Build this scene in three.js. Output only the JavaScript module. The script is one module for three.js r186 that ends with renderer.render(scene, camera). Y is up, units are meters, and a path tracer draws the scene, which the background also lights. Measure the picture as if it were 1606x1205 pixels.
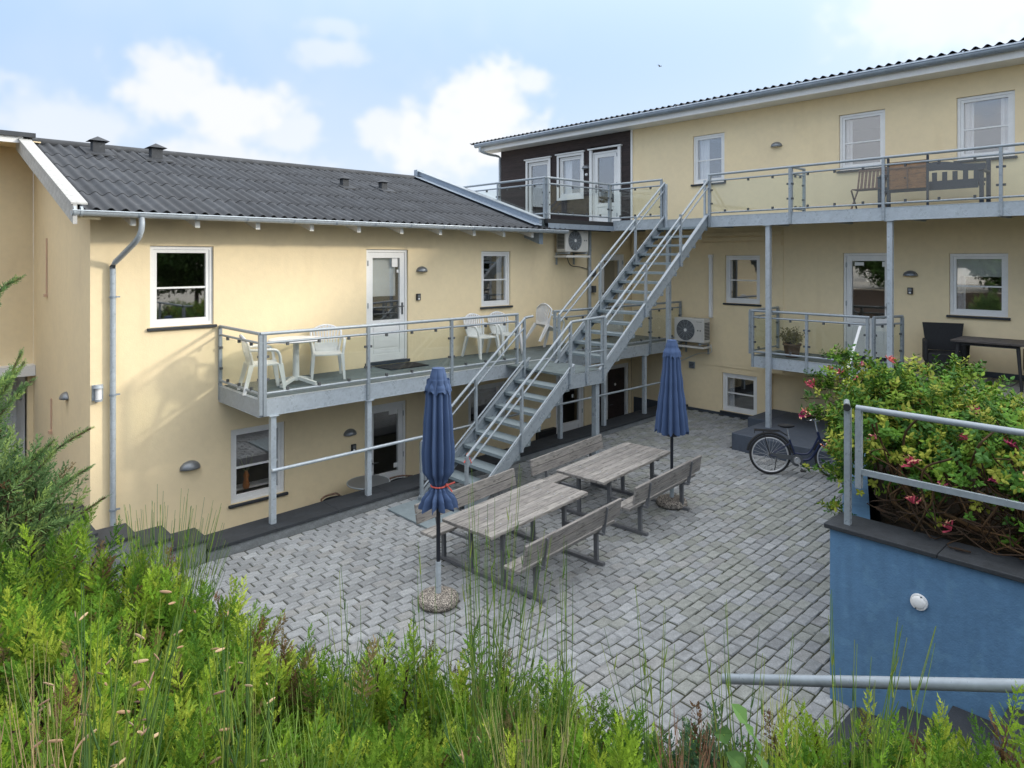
import * as THREE from 'three';
import { mergeGeometries } from 'three/addons/utils/BufferGeometryUtils.js';
import { RoundedBoxGeometry } from 'three/addons/geometries/RoundedBoxGeometry.js';

// ---------------------------------------------------------------- camera, sky, sun, exposure
// World: x = along the left wing, z = -(distance across the yard), y = up; yard level is about 0, the eye is 4 m above it.
const EYE = 4;
const scene = new THREE.Scene();
const camera = new THREE.PerspectiveCamera(58.58, 1606 / 1205, 0.1, 3000);
camera.position.set(0, EYE, 0);
const YAW = THREE.MathUtils.degToRad(46.8);
camera.lookAt(Math.cos(YAW), EYE, -Math.sin(YAW));
camera.setViewOffset(1606, 1205, 0, 196.5, 1606, 1205);   // shift lens: the uprights stay upright
const renderer = new THREE.WebGLRenderer({ antialias: true });
renderer.setSize(1024, 768);
renderer.toneMapping = THREE.LinearToneMapping;
renderer.toneMappingExposure = 1.95;
renderer.shadowMap.enabled = true;

const SUN = new THREE.Vector3(1.49, 0.87, 1.67).normalize();
const sun = new THREE.DirectionalLight(new THREE.Color(1.0, 0.92, 0.80), 1.1);
sun.position.copy(SUN).multiplyScalar(60).add(new THREE.Vector3(7, 2, -7));
sun.target.position.set(7, 2, -7);
sun.castShadow = true; sun.shadow.radius = 8; sun.shadow.mapSize.set(4096, 4096);
Object.assign(sun.shadow.camera, { left: -25, right: 25, top: 25, bottom: -25, near: 1, far: 140 });
scene.add(sun, sun.target);

// seeded randomness and noise
function rng(seed) { let a = seed >>> 0; return () => { a = (a + 0x6D2B79F5) | 0; let t = Math.imul(a ^ (a >>> 15), 1 | a); t = (t + Math.imul(t ^ (t >>> 7), 61 | t)) ^ t; return ((t ^ (t >>> 14)) >>> 0) / 4294967296; }; }
const hash2 = (x, y, s) => { let h = Math.imul(x, 374761393) ^ Math.imul(y, 668265263) ^ Math.imul(s, 2147483647 ^ 0x5bd1e995); h = Math.imul(h ^ (h >>> 13), 1274126177); return ((h ^ (h >>> 16)) >>> 0) / 4294967296; };
const sm = t => t * t * (3 - 2 * t);
function vnoise(x, y, p, s) {           // value noise with period p
  const xi = Math.floor(x), yi = Math.floor(y), fx = sm(x - xi), fy = sm(y - yi);
  const m = k => ((k % p) + p) % p;
  const a = hash2(m(xi), m(yi), s), b = hash2(m(xi + 1), m(yi), s), c = hash2(m(xi), m(yi + 1), s), d = hash2(m(xi + 1), m(yi + 1), s);
  return (a + (b - a) * fx) + ((c + (d - c) * fx) - (a + (b - a) * fx)) * fy;
}
function fbm(x, y, p, s, oct = 5, gain = 0.55) { let v = 0, a = 1, t = 0; for (let i = 0; i < oct; i++) { v += a * vnoise(x, y, p, s + i); t += a; a *= gain; x *= 2; y *= 2; p *= 2; } return v / t; }
const clamp = (v, a = 0, b = 1) => Math.min(b, Math.max(a, v));
const sstep = (a, b, x) => sm(clamp((x - a) / (b - a)));

// the sky: pale morning blue with low white cumulus and a bright haze round the sun
{
  const W = 1536, HT = 768, data = new Float32Array(W * HT * 4);
  const lump = [];                                   // cumulus: azimuth, height (tangent), widths, weight
  const R = rng(11);
  const fwd = [Math.cos(YAW), -Math.sin(YAW)], rgt = [Math.sin(YAW), Math.cos(YAW)];
  const aim = (dx, e, wx, wy, k) => { const a = Math.atan2(fwd[1] + rgt[1] * dx, fwd[0] + rgt[0] * dx); lump.push([a, e, wx, wy, k]); };
  aim(-0.50, 0.235, 0.075, 0.05, 0.95); aim(-0.41, 0.205, 0.10, 0.045, 1); aim(-0.33, 0.18, 0.07, 0.03, 0.7);
  aim(-0.03, 0.235, 0.09, 0.055, 1.0); aim(-0.07, 0.18, 0.14, 0.055, 1.0); aim(-0.19, 0.19, 0.06, 0.03, 0.8); aim(0.03, 0.26, 0.045, 0.03, 0.8);
  aim(-0.27, 0.295, 0.05, 0.018, 0.5); aim(-0.26, 0.33, 0.05, 0.014, 0.35); aim(0.66, 0.33, 0.15, 0.06, 0.55); aim(-0.42, 0.12, 0.16, 0.05, 0.8); aim(-0.65, 0.16, 0.1, 0.05, 0.6);
  for (let i = 0; i < 22; i++) { const a = Math.atan2(fwd[1], fwd[0]) + 0.75 + R() * (2 * Math.PI - 1.5), e = 0.12 + 0.25 * R(), k = 0.6 + 0.4 * R(); for (let q = 0; q < 3; q++) lump.push([Math.atan2(Math.sin(a + (R() - 0.5) * 0.25), Math.cos(a + (R() - 0.5) * 0.25)), e + (R() - 0.5) * 0.08, 0.05 + 0.09 * R(), 0.03 + 0.03 * R(), k]); }
  const fa = Math.atan2(fwd[1], fwd[0]);
  for (let j = 0; j < HT; j++) {
    const el = ((j + 0.5) / HT - 0.5) * Math.PI, sy = Math.sin(el), cy = Math.cos(el), t = Math.tan(clamp(el, -1.5, 1.5));
    for (let i = 0; i < W; i++) {
      const az = ((i + 0.5) / W - 0.5) * 2 * Math.PI, dx = Math.cos(az) * cy, dz = Math.sin(az) * cy;
      const up = clamp(sy, 0, 1);
      const cs = clamp(dx * SUN.x + sy * SUN.y + dz * SUN.z, -1, 1), ang = Math.acos(cs);
      const g = Math.pow(1 - up, 3.2);
      const hi = sstep(0.24, 0.9, sy);                 // added brightening overhead, out of view: whiter upwards, to lift shaded surfaces
      const g2 = Math.pow(1 - up, 5); let r = 0.215 + 0.26 * g2, gg = 0.335 + 0.165 * g2, b = 0.515 + 0.015 * g2;
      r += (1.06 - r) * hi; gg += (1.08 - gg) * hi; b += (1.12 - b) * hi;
      const glow = 1.7 * Math.exp(-((ang / 0.45) ** 2)) + 0.3 * Math.exp(-((ang / 1.0) ** 2));
      r += glow; gg += glow * 0.96; b += glow * 0.86;
      // clouds
      let c = 0;
      const n = fbm(az * 14.3239 + 40, t * 17 + 7, 90, 3, 5, 0.62), n2 = fbm(az * 38.197 + 9, t * 42, 240, 9, 4, 0.6);
      if (t > 0) for (const [a, e, wx, wy, k] of lump) {
        let d = az - a; if (d > Math.PI) d -= 2 * Math.PI; if (d < -Math.PI) d += 2 * Math.PI;
        if (Math.abs(d) > 3.4 * wx) continue;
        const q = (d / wx) ** 2 + ((t - e) / (t > e ? wy : wy * 1.5)) ** 2;
        c = Math.max(c, 0.95 * k * sstep(0.33, 0.80, Math.exp(-q * 0.9) + (n - 0.5) * 0.75 + (n2 - 0.5) * 0.62));
      }
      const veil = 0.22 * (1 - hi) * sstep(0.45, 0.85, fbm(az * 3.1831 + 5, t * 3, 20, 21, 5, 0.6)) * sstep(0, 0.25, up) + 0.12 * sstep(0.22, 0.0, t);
      c = clamp(c + veil * (1 - c));
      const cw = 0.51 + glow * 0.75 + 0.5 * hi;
      r += (cw * 0.985 - r) * c; gg += (cw - gg) * c; b += (cw * 1.03 - b) * c;
      if (sy < 0) { const k = sstep(0, -0.25, sy); r = r * (1 - k) + 0.14 * k; gg = gg * (1 - k) + 0.15 * k; b = b * (1 - k) + 0.13 * k; }
      const o = (j * W + i) * 4; data[o] = r; data[o + 1] = gg; data[o + 2] = b; data[o + 3] = 1;
    }
  }
  const sky = new THREE.DataTexture(data, W, HT, THREE.RGBAFormat, THREE.FloatType);
  sky.mapping = THREE.EquirectangularReflectionMapping; sky.magFilter = THREE.LinearFilter; sky.minFilter = THREE.LinearFilter;
  sky.wrapS = THREE.RepeatWrapping; sky.needsUpdate = true;
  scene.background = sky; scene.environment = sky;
}

// ---------------------------------------------------------------- textures and materials
function tex(fn, n = 512, srgb = true, metres = 1) {
  const d = new Uint8Array(n * n * 4);
  for (let j = 0; j < n; j++) for (let i = 0; i < n; i++) {
    const c = fn(i / n, j / n), o = (j * n + i) * 4;
    d[o] = clamp(c[0]) * 255; d[o + 1] = clamp(c[1]) * 255; d[o + 2] = clamp(c[2]) * 255; d[o + 3] = 255;
  }
  const t = new THREE.DataTexture(d, n, n); t.wrapS = t.wrapT = THREE.RepeatWrapping;
  t.magFilter = THREE.LinearFilter; t.minFilter = THREE.LinearMipmapLinearFilter; t.generateMipmaps = true;
  if (srgb) t.colorSpace = THREE.SRGBColorSpace;
  t.repeat.set(1 / metres, 1 / metres); t.needsUpdate = true; return t;
}
const at = (t, m, my = m) => { const c = t.clone(); c.repeat.set(1 / m, 1 / my); c.needsUpdate = true; return c; };
const g3 = v => [v, v, v];
const T = {
  stucco: tex((x, y) => { const a = fbm(x * 5, y * 5, 5, 31, 6), b = fbm(x * 60, y * 60, 60, 35, 3), s = sstep(0.58, 0.78, fbm(x * 14, y * 3, 14, 77, 5)); const v = 0.975 + 0.05 * (a - 0.5) + 0.03 * (b - 0.5) - 0.014 * s; return [v, v - 0.003 * s, v - 0.015 * (a - 0.4) - 0.006 * s]; }, 640, true, 4.6),
  stuccoBump: tex((x, y) => g3(0.55 * fbm(x * 90, y * 90, 90, 41, 3) + 0.45 * fbm(x * 14, y * 14, 14, 44, 4)), 512, false, 0.9),
  metal: tex((x, y) => { const a = fbm(x * 9, y * 9, 9, 51, 5), b = fbm(x * 34, y * 34, 34, 57, 2); const v = 0.945 + 0.11 * (a - 0.5) + 0.07 * (b - 0.5); return [v, v + 0.002, v + 0.005]; }, 512, true, 0.7),
  metalRough: tex((x, y) => g3(0.55 + 0.5 * (fbm(x * 12, y * 12, 12, 61, 5) - 0.3)), 256, false, 0.6),
  wood: tex((x, y) => { const a = fbm(x * 3, y * 60, 60, 71, 4), b = fbm(x * 8, y * 8, 8, 74, 4), k = sstep(0.7, 0.78, fbm(x * 9, y * 22, 36, 79, 2)); const v = 0.82 + 0.34 * (a - 0.5) + 0.22 * (b - 0.5) - 0.2 * k; return [v, v - 0.01, v - 0.02 - 0.03 * (b - 0.4)]; }, 512, true, 1),
  woodBump: tex((x, y) => g3(fbm(x * 3, y * 70, 70, 71, 4)), 512, false, 1),
  stone: tex((x, y) => { const a = fbm(x * 7, y * 7, 7, 81, 6, 0.62), b = fbm(x * 80, y * 80, 80, 85, 2); const v = 0.86 + 0.26 * (a - 0.5) + 0.20 * (b - 0.5); return [v, v, v - 0.01]; }, 512, true, 0.55),
  stoneBump: tex((x, y) => g3(0.5 * fbm(x * 50, y * 50, 50, 91, 3) + 0.5 * fbm(x * 9, y * 9, 9, 95, 5)), 512, false, 0.4),
  granite: tex((x, y) => { const a = vnoise(x * 70, y * 70, 70, 101), b = vnoise(x * 110, y * 110, 110, 104), k = a > 0.62 ? 0.95 : a < 0.3 ? 0.34 : 0.66; const v = k + 0.25 * (b - 0.5); return [v, v * 0.965, v * 0.92]; }, 512, true, 0.5),
  soil: tex((x, y) => { const a = fbm(x * 20, y * 20, 20, 111, 5, 0.7), b = fbm(x * 4, y * 4, 4, 115, 4); const v = 0.55 + 0.7 * (a - 0.5); return [v * (1 + 0.2 * (b - 0.5)), v * 0.86, v * 0.64]; }, 512, true, 1.2),
  render: tex((x, y) => { const a = fbm(x * 6, y * 6, 6, 121, 6), b = fbm(x * 50, y * 50, 50, 125, 3), s = sstep(0.6, 0.75, fbm(x * 22, y * 22, 22, 127, 3)); const st = fbm(x * 40, y * 4, 40, 129, 4), v = 0.90 + 0.09 * (a - 0.5) + 0.08 * (b - 0.5) + 0.09 * (st - 0.5) + 0.03 * s; return [v + 0.03 * s, v + 0.02 * s, v]; }, 640, true, 2.2),
  roofing: tex((x, y) => { const a = fbm(x * 6, y * 6, 6, 131, 6, 0.6), l = sstep(0.66, 0.72, fbm(x * 44, y * 44, 44, 137, 3)) * sstep(0.5, 0.7, a); const v = 0.80 + 0.5 * (a - 0.5); return [v + 0.5 * l, v + 0.5 * l, v + 0.4 * l]; }, 640, true, 2.4),
  weave: tex((x, y) => { const a = Math.sin(x * Math.PI * 2 * 24), b = Math.sin(y * Math.PI * 2 * 24); return g3(0.62 + 0.22 * a * b + 0.12 * (vnoise(x * 24, y * 24, 24, 5) - 0.5)); }, 256, true, 0.35),
  cloth: tex((x, y) => { const v = 0.965 + 0.08 * (fbm(x * 5, y * 5, 5, 141, 5) - 0.5) + 0.03 * (vnoise(x * 128, y * 128, 128, 144) - 0.5); return g3(v); }, 512, true, 0.8),
  moss: tex((x, y) => { const a = fbm(x * 12, y * 12, 12, 151, 5, 0.65), g = sstep(0.45, 0.7, fbm(x * 4, y * 4, 4, 155, 4)); const v = 0.6 + 0.6 * (a - 0.5); return [v * (1 - 0.12 * g), v, v * (0.86 - 0.32 * g)]; }, 512, true, 1.7),
};
const L3 = (r, g, b) => new THREE.Color().setRGB(r, g, b);
function mat(color, roughness, o = {}) { const m = new (o.phys ? THREE.MeshPhysicalMaterial : THREE.MeshStandardMaterial)({ color: Array.isArray(color) ? L3(...color) : color, roughness }); delete o.phys; return Object.assign(m, o); }
const M = {
  stucco: mat([0.88, 0.725, 0.47], 0.93, { map: T.stucco, bumpMap: T.stuccoBump, bumpScale: 0.0025 }),
  plinth: mat([0.075, 0.088, 0.11], 0.8, { map: T.stone, bumpMap: T.stoneBump, bumpScale: 0.002 }),
  white: mat([0.87, 0.87, 0.86], 0.38, { map: at(T.cloth, 1.3) }),
  whiteWorn: mat([0.60, 0.60, 0.59], 0.75, { map: at(T.stone, 0.3), bumpMap: T.stoneBump, bumpScale: 0.002 }),
  rail: mat([0.345, 0.39, 0.425], 0.5, { metalness: 0.15, map: T.metal, roughnessMap: T.metalRough }),
  galv: mat([0.48, 0.535, 0.58], 0.5, { metalness: 0.15, map: T.metal, roughnessMap: T.metalRough }),
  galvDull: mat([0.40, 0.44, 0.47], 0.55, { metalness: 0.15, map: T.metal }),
  deck: mat([0.16, 0.20, 0.21], 0.75, { map: at(T.stone, 0.8), bumpMap: T.stoneBump, bumpScale: 0.001 }),
  tread: mat([0.25, 0.30, 0.32], 0.6, { metalness: 0.2, map: T.metal }),
  dark: mat([0.02, 0.021, 0.023], 0.6),
  darkGrey: mat([0.075, 0.08, 0.085], 0.6),
  lampGrey: mat([0.22, 0.235, 0.25], 0.38, { metalness: 0.5 }),
  slate: mat([0.040, 0.046, 0.056], 0.72, { map: T.stone, bumpMap: T.stoneBump, bumpScale: 0.003 }),
  slab: mat([0.085, 0.105, 0.14], 0.7, { map: T.render, bumpMap: T.stoneBump, bumpScale: 0.002 }),
  concrete: mat([0.27, 0.29, 0.31], 0.85, { map: T.stone, bumpMap: T.stoneBump, bumpScale: 0.003 }),
  blue: mat([0.12, 0.255, 0.43], 0.7, { map: T.render, bumpMap: T.stuccoBump, bumpScale: 0.003 }),
  roof: mat([0.062, 0.069, 0.08], 0.72, { map: T.roofing, bumpMap: T.stoneBump, bumpScale: 0.002 }),
  lead: mat([0.34, 0.40, 0.47], 0.42, { metalness: 0.35, map: T.metal }),
  clad: mat([0.047, 0.030, 0.029], 0.7, { map: at(T.wood, 1.1), bumpMap: at(T.woodBump, 1.1), bumpScale: 0.002 }),
  glass: new THREE.MeshPhysicalMaterial({ color: 0xffffff, roughness: 0.02, transmission: 1, thickness: 0, ior: 2.5 }),
  railGlass: new THREE.MeshPhysicalMaterial({ color: L3(0.93, 0.95, 0.93), roughness: 0.03, transmission: 1, thickness: 0, ior: 1.5 }),
  room: mat([0.16, 0.155, 0.15], 0.9),
  blind: mat([0.66, 0.70, 0.68], 0.9, { map: at(T.cloth, 0.5) }),
  curtain: mat([0.74, 0.76, 0.78], 0.95, { map: at(T.cloth, 0.5) }),
  plastic: mat([0.80, 0.80, 0.80], 0.42, { map: at(T.cloth, 0.6) }),
  rubber: mat([0.018, 0.018, 0.019], 0.85),
  mat: mat([0.035, 0.033, 0.034], 0.97, { map: T.soil }),
  greyWood: [0, 1, 2, 3].map(i => mat([[0.39, 0.375, 0.36], [0.35, 0.335, 0.325], [0.43, 0.415, 0.40], [0.325, 0.315, 0.305]][i], 0.85, { map: at(T.wood, 0.9 + 0.13 * i, 0.33), bumpMap: at(T.woodBump, 0.9 + 0.13 * i, 0.33), bumpScale: 0.003 })),
  frameSteel: mat([0.17, 0.175, 0.185], 0.6, { metalness: 0.2, map: T.metal }),
  parasol: mat([0.062, 0.105, 0.215], 0.9, { map: T.cloth, side: THREE.DoubleSide }),
  navy: mat([0.012, 0.014, 0.022], 0.45),
  red: mat([0.55, 0.10, 0.08], 0.8),
  granite: mat([0.46, 0.44, 0.42], 0.85, { map: T.granite, bumpMap: T.stoneBump, bumpScale: 0.004 }),
  joint: mat([0.10, 0.102, 0.085], 0.97, { map: T.moss }),
  wicker: mat([0.030, 0.033, 0.040], 0.7, { map: T.weave, bumpMap: T.weave, bumpScale: 0.004 }),
  brownTop: mat([0.10, 0.088, 0.085], 0.55, { map: at(T.wood, 0.8) }),
  bikeBlue: mat([0.012, 0.02, 0.06], 0.3),
  chrome: mat([0.72, 0.72, 0.73], 0.22, { metalness: 0.9 }),
  rim: mat([0.62, 0.62, 0.63], 0.35, { metalness: 0.5 }),
  terracotta: mat([0.20, 0.115, 0.07], 0.8, { map: T.stone }),
  oil: mat([0.40, 0.195, 0.075], 0.6, { map: at(T.wood, 0.6, 0.3) }),
  teak: mat([0.25, 0.15, 0.10], 0.65, { map: at(T.wood, 0.6, 0.3) }),
  ac: mat([0.66, 0.645, 0.60], 0.45, { map: at(T.cloth, 1.1) }),
  soil: mat([0.085, 0.060, 0.040], 0.97, { map: T.soil, bumpMap: T.stoneBump, bumpScale: 0.02 }),
  gravel: mat([0.47, 0.44, 0.38], 0.95, { map: T.stone }),  // pale tone picked to bounce light onto the shaded walls
  twig: mat([0.115, 0.075, 0.05], 0.9, { map: T.soil }),
  twigPale: mat([0.24, 0.17, 0.10], 0.9, { map: T.soil }),
};
// yard pavers: tones of grey, a few warm or dark
const PAVER = [[0.285, 0.30, 0.32], [0.262, 0.275, 0.295], [0.315, 0.33, 0.352], [0.238, 0.25, 0.268], [0.29, 0.29, 0.288], [0.35, 0.365, 0.385], [0.265, 0.265, 0.268], [0.205, 0.215, 0.23], [0.25, 0.262, 0.235], [0.225, 0.237, 0.205]];
for (const c of PAVER) for (let k = 0; k < 3; k++) c[k] = 1.27 * (0.45 * [0.275, 0.285, 0.295][k] + 0.55 * c[k]);
const paverMats = PAVER.map((c, i) => mat(c, 0.88, { map: at(T.stone, 0.43 + 0.05 * i), bumpMap: T.stoneBump, bumpScale: 0.004 }));
// ---------------------------------------------------------------- building helpers
// u = along the left wing, v = across the yard away from the camera, y measured from the eye: the same three numbers everywhere.
const V = (u, v, y) => new THREE.Vector3(u, y + EYE, -v);
const used = new Map();
const numbered = n => { const k = used.get(n) || 0; used.set(n, k + 1); return k ? `${n}_${String(k).padStart(3, '0')}` : n; };
function boxUV(g0) {
  const g = g0.index ? g0.toNonIndexed() : g0, p = g.attributes.position, n = p.count, uv = new Float32Array(n * 2);
  if (!g.attributes.normal) g.computeVertexNormals();
  const a = new THREE.Vector3(), b = new THREE.Vector3(), c = new THREE.Vector3();
  for (let i = 0; i < n; i += 3) {
    a.fromBufferAttribute(p, i); b.fromBufferAttribute(p, i + 1).sub(a); c.fromBufferAttribute(p, i + 2).sub(a); b.cross(c);
    const ax = Math.abs(b.x), ay = Math.abs(b.y), az = Math.abs(b.z);
    for (let k = i; k < i + 3; k++) {
      const x = p.getX(k), y = p.getY(k), z = p.getZ(k);
      if (ay >= ax && ay >= az) { uv[2 * k] = x; uv[2 * k + 1] = z; } else if (ax > az) { uv[2 * k] = z; uv[2 * k + 1] = y; } else { uv[2 * k] = x; uv[2 * k + 1] = y; }
    }
  }
  g.setAttribute('uv', new THREE.BufferAttribute(uv, 2));
  for (const k of Object.keys(g.attributes)) if (!['position', 'normal', 'uv', 'color'].includes(k)) g.deleteAttribute(k);
  return g;
}
function join(list) { const l = list.flat(9).map(g => boxUV(g)); return l.length === 1 ? l[0] : mergeGeometries(l); }
function where(o) { const p = new THREE.Vector3(); for (; o && o !== scene; o = o.parent) p.add(o.position); return p; }
// one named mesh out of geometries given in world coordinates
function part(name, geos, m, parent) {
  const g = join(Array.isArray(geos) ? geos : [geos]);
  const mesh = new THREE.Mesh(g, m); mesh.castShadow = mesh.receiveShadow = true;
  if (parent) { const p = where(parent); g.translate(-p.x, -p.y, -p.z); mesh.name = name; parent.add(mesh); }
  else { g.computeBoundingBox(); const b = g.boundingBox, p = new THREE.Vector3((b.min.x + b.max.x) / 2, b.min.y, (b.min.z + b.max.z) / 2); g.translate(-p.x, -p.y, -p.z); mesh.position.copy(p); mesh.name = numbered(name); scene.add(mesh); }
  return mesh;
}
function sub(name, parent) { const g = new THREE.Group(); g.name = name; parent.add(g); return g; }
function tag(o, label, category, group, kind) { o.userData = { label }; if (category) o.userData.category = category; if (group) o.userData.group = group; if (kind) o.userData.kind = kind; return o; }
function thing(name, label, category, pos = new THREE.Vector3(), group) { const g = new THREE.Group(); g.name = numbered(name); g.position.copy(pos); scene.add(g); return tag(g, label, category, group); }
function copy(o, label, group) { const c = o.clone(); c.name = numbered(o.name.replace(/_\d{3}$/, '')); c.userData = { ...o.userData }; if (label) c.userData.label = label; if (group) c.userData.group = group; scene.add(c); return c; }
// shapes
const bx = (x0, x1, y0, y1, z0, z1) => new THREE.BoxGeometry(x1 - x0, y1 - y0, z1 - z0).translate((x0 + x1) / 2, (y0 + y1) / 2, (z0 + z1) / 2);
const rbx = (x0, x1, y0, y1, z0, z1, r = 0.006) => new RoundedBoxGeometry(x1 - x0, y1 - y0, z1 - z0, 1, r).translate((x0 + x1) / 2, (y0 + y1) / 2, (z0 + z1) / 2);
const box = (u0, u1, v0, v1, y0, y1) => bx(u0, u1, y0 + EYE, y1 + EYE, -v1, -v0);
const rbox = (u0, u1, v0, v1, y0, y1, r) => rbx(u0, u1, y0 + EYE, y1 + EYE, -v1, -v0, r);
function cyl(p, q, r, seg = 10, r2 = r) {
  const d = q.clone().sub(p), l = d.length();
  return new THREE.CylinderGeometry(r2, r, l, seg).translate(0, l / 2, 0).applyQuaternion(new THREE.Quaternion().setFromUnitVectors(new THREE.Vector3(0, 1, 0), d.normalize())).translate(p.x, p.y, p.z);
}
function bar(p, q, w, h, up = new THREE.Vector3(0, 1, 0)) {       // a straight bar of w x h between two points
  const d = q.clone().sub(p), l = d.length(), z = d.clone().normalize(), x = new THREE.Vector3().crossVectors(up, z).normalize(), y = new THREE.Vector3().crossVectors(z, x);
  return new THREE.BoxGeometry(w, h, l).applyMatrix4(new THREE.Matrix4().makeBasis(x, y, z)).translate((p.x + q.x) / 2, (p.y + q.y) / 2, (p.z + q.z) / 2);
}
function tube(pts, r, seg = 8, n = 0, curved = true) {
  if (!curved) return pts.slice(1).map((q, i) => cyl(pts[i], q, r, seg)).concat(pts.slice(1, -1).map(q => new THREE.SphereGeometry(r, seg, 6).translate(q.x, q.y, q.z)));
  return new THREE.TubeGeometry(new THREE.CatmullRomCurve3(pts, false, 'catmullrom', 0.5), n || pts.length * 4, r, seg);
}
function prism(pts, d) {                                             // polygon [x, y] pushed along +z by d
  const s = new THREE.Shape(pts.map(p => new THREE.Vector2(p[0], p[1])));
  return new THREE.ExtrudeGeometry(s, { depth: d, bevelEnabled: false });
}
function taper(c0, w0, d0, c1, w1, d1) {                             // four-sided post from rectangle (centre, width x, depth z) to rectangle
  const P = []; for (const [c, w, d] of [[c0, w0, d0], [c1, w1, d1]]) for (const [sx, sz] of [[-1, -1], [1, -1], [1, 1], [-1, 1]]) P.push([c[0] + sx * w / 2, c[1], c[2] + sz * d / 2]);
  const f = [[0, 1, 2], [0, 2, 3], [6, 5, 4], [7, 6, 4]]; for (let i = 0; i < 4; i++) { const j = (i + 1) % 4; f.push([i, i + 4, j], [j, i + 4, j + 4]); }
  const up = c1[1] > c0[1], g = new THREE.BufferGeometry();
  g.setAttribute('position', new THREE.Float32BufferAttribute(f.flatMap(t => (up ? t : [t[0], t[2], t[1]]).flatMap(k => P[k])), 3)); g.computeVertexNormals(); return g;
}
// a wall sheet with openings; side L faces the yard at v = V0, side R at u = U0
const V0 = 11.2, U0 = 14.9;
function wallSheet(side, plane, outline, holes, thick) {
  const s = new THREE.Shape(outline.map(([a, y]) => new THREE.Vector2(side === 'L' ? a : -a, y + EYE)));
  for (const [a0, a1, y0, y1] of holes) { const q = side === 'L' ? [a0, a1] : [-a1, -a0]; const h = new THREE.Path(); h.moveTo(q[0], y0 + EYE); h.lineTo(q[0], y1 + EYE); h.lineTo(q[1], y1 + EYE); h.lineTo(q[1], y0 + EYE); h.closePath(); s.holes.push(h); }
  const g = new THREE.ExtrudeGeometry(s, { depth: thick, bevelEnabled: false });
  if (side === 'L') return g.translate(0, 0, -(plane + thick));
  return g.rotateY(-Math.PI / 2).translate(plane + thick, 0, 0);
}
// box against a wall: a along the wall, n outwards from its face
const wb = (side, a0, a1, y0, y1, n0, n1, plane) => side === 'L' ? box(a0, a1, (plane ?? V0) - n1, (plane ?? V0) - n0, y0, y1) : box((plane ?? U0) - n1, (plane ?? U0) - n0, a0, a1, y0, y1);
const wp = (side, a, y, n, plane) => side === 'L' ? V(a, (plane ?? V0) - n, y) : V((plane ?? U0) - n, a, y);
function ringBoxes(side, a0, a1, y0, y1, w, n0, n1, wb0 = w) { return [wb(side, a0, a0 + w, y0, y1, n0, n1), wb(side, a1 - w, a1, y0, y1, n0, n1), wb(side, a0 + w, a1 - w, y1 - w, y1, n0, n1), wb(side, a0 + w, a1 - w, y0, y0 + wb0, n0, n1)]; }
// a white two-light window set in its opening (part of a building)
function makeWindow(house, side, a0, a1, y0, y1, o = {}) {
  const w = sub('window', house), n = o.n ?? -0.035, f = 0.05, s = 0.05;
  part('frame', ringBoxes(side, a0 + 0.004, a1 - 0.004, y0 + 0.004, y1 - 0.004, f, n - 0.09, n), M.white, w);
  part('sash', ringBoxes(side, a0 + f + 0.006, a1 - f - 0.006, y0 + f + 0.006, y1 - f - 0.006, s, n - 0.075, n - 0.012, 0.06), M.white, w);
  const i0 = a0 + f + s + 0.006, i1 = a1 - f - s - 0.006, j0 = y0 + f + 0.066, j1 = y1 - f - s - 0.006, jm = j0 + (j1 - j0) * (o.split ?? 0.47);
  if (o.single) part('pane', wb(side, i0, i1, j0, j1, n - 0.05, n - 0.04), M.glass, w);
  else {
    part('pane', wb(side, i0, i1, jm + 0.014, j1, n - 0.05, n - 0.04), M.glass, w);
    part('pane', wb(side, i0, i1, j0, jm - 0.014, n - 0.05, n - 0.04), M.glass, w);
    part('glazing_bar', wb(side, i0, i1, jm - 0.014, jm + 0.014, n - 0.06, n - 0.02), M.white, w);
  }
  if (!o.noSill) part('sill', rboxAlong(side, a0 - 0.04, a1 + 0.04, y0 - 0.045, y0 - 0.002, n, n + 0.085), o.paleSill ? M.white : M.slate, w);
  if (o.trim) part('trim', [...ringBoxes(side, a0 - 0.075, a1 + 0.075, y0 - 0.075, y1 + 0.075, 0.075, 0.03, 0.055), wb(side, a0 - 0.12, a1 + 0.12, y1 + 0.076, y1 + 0.11, 0.03, 0.09)], M.white, w);
  if (o.blind) part('roller_blind', wb(side, i0 + 0.01, i1 - 0.01, j1 - o.blind * (j1 - j0), j1, n - 0.10, n - 0.096), M.blind, w);
  if (o.curtain) for (const [c0, c1] of o.curtain) part('curtain', drape(side, a0 + c0 * (a1 - a0), a0 + c1 * (a1 - a0), y0 + 0.06, y1 - 0.04, n - 0.17), M.curtain, w);
  return w;
}
const rboxAlong = (side, a0, a1, y0, y1, n0, n1) => side === 'L' ? rbox(a0, a1, V0 - n1, V0 - n0, y0, y1, 0.008) : rbox(U0 - n1, U0 - n0, a0, a1, y0, y1, 0.008);
function drape(side, a0, a1, y0, y1, n) {                            // a hanging cloth with folds
  const k = 40, g = new THREE.PlaneGeometry(1, 1, k, 1), p = g.attributes.position;
  for (let i = 0; i < p.count; i++) { const t = p.getX(i) + 0.5, y = p.getY(i) + 0.5, q = wp(side, a0 + t * (a1 - a0), y0 + y * (y1 - y0), n + 0.022 * Math.sin(t * (a1 - a0) * 62)); p.setXYZ(i, q.x, q.y, q.z); }
  g.computeVertexNormals(); return g;
}
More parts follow.
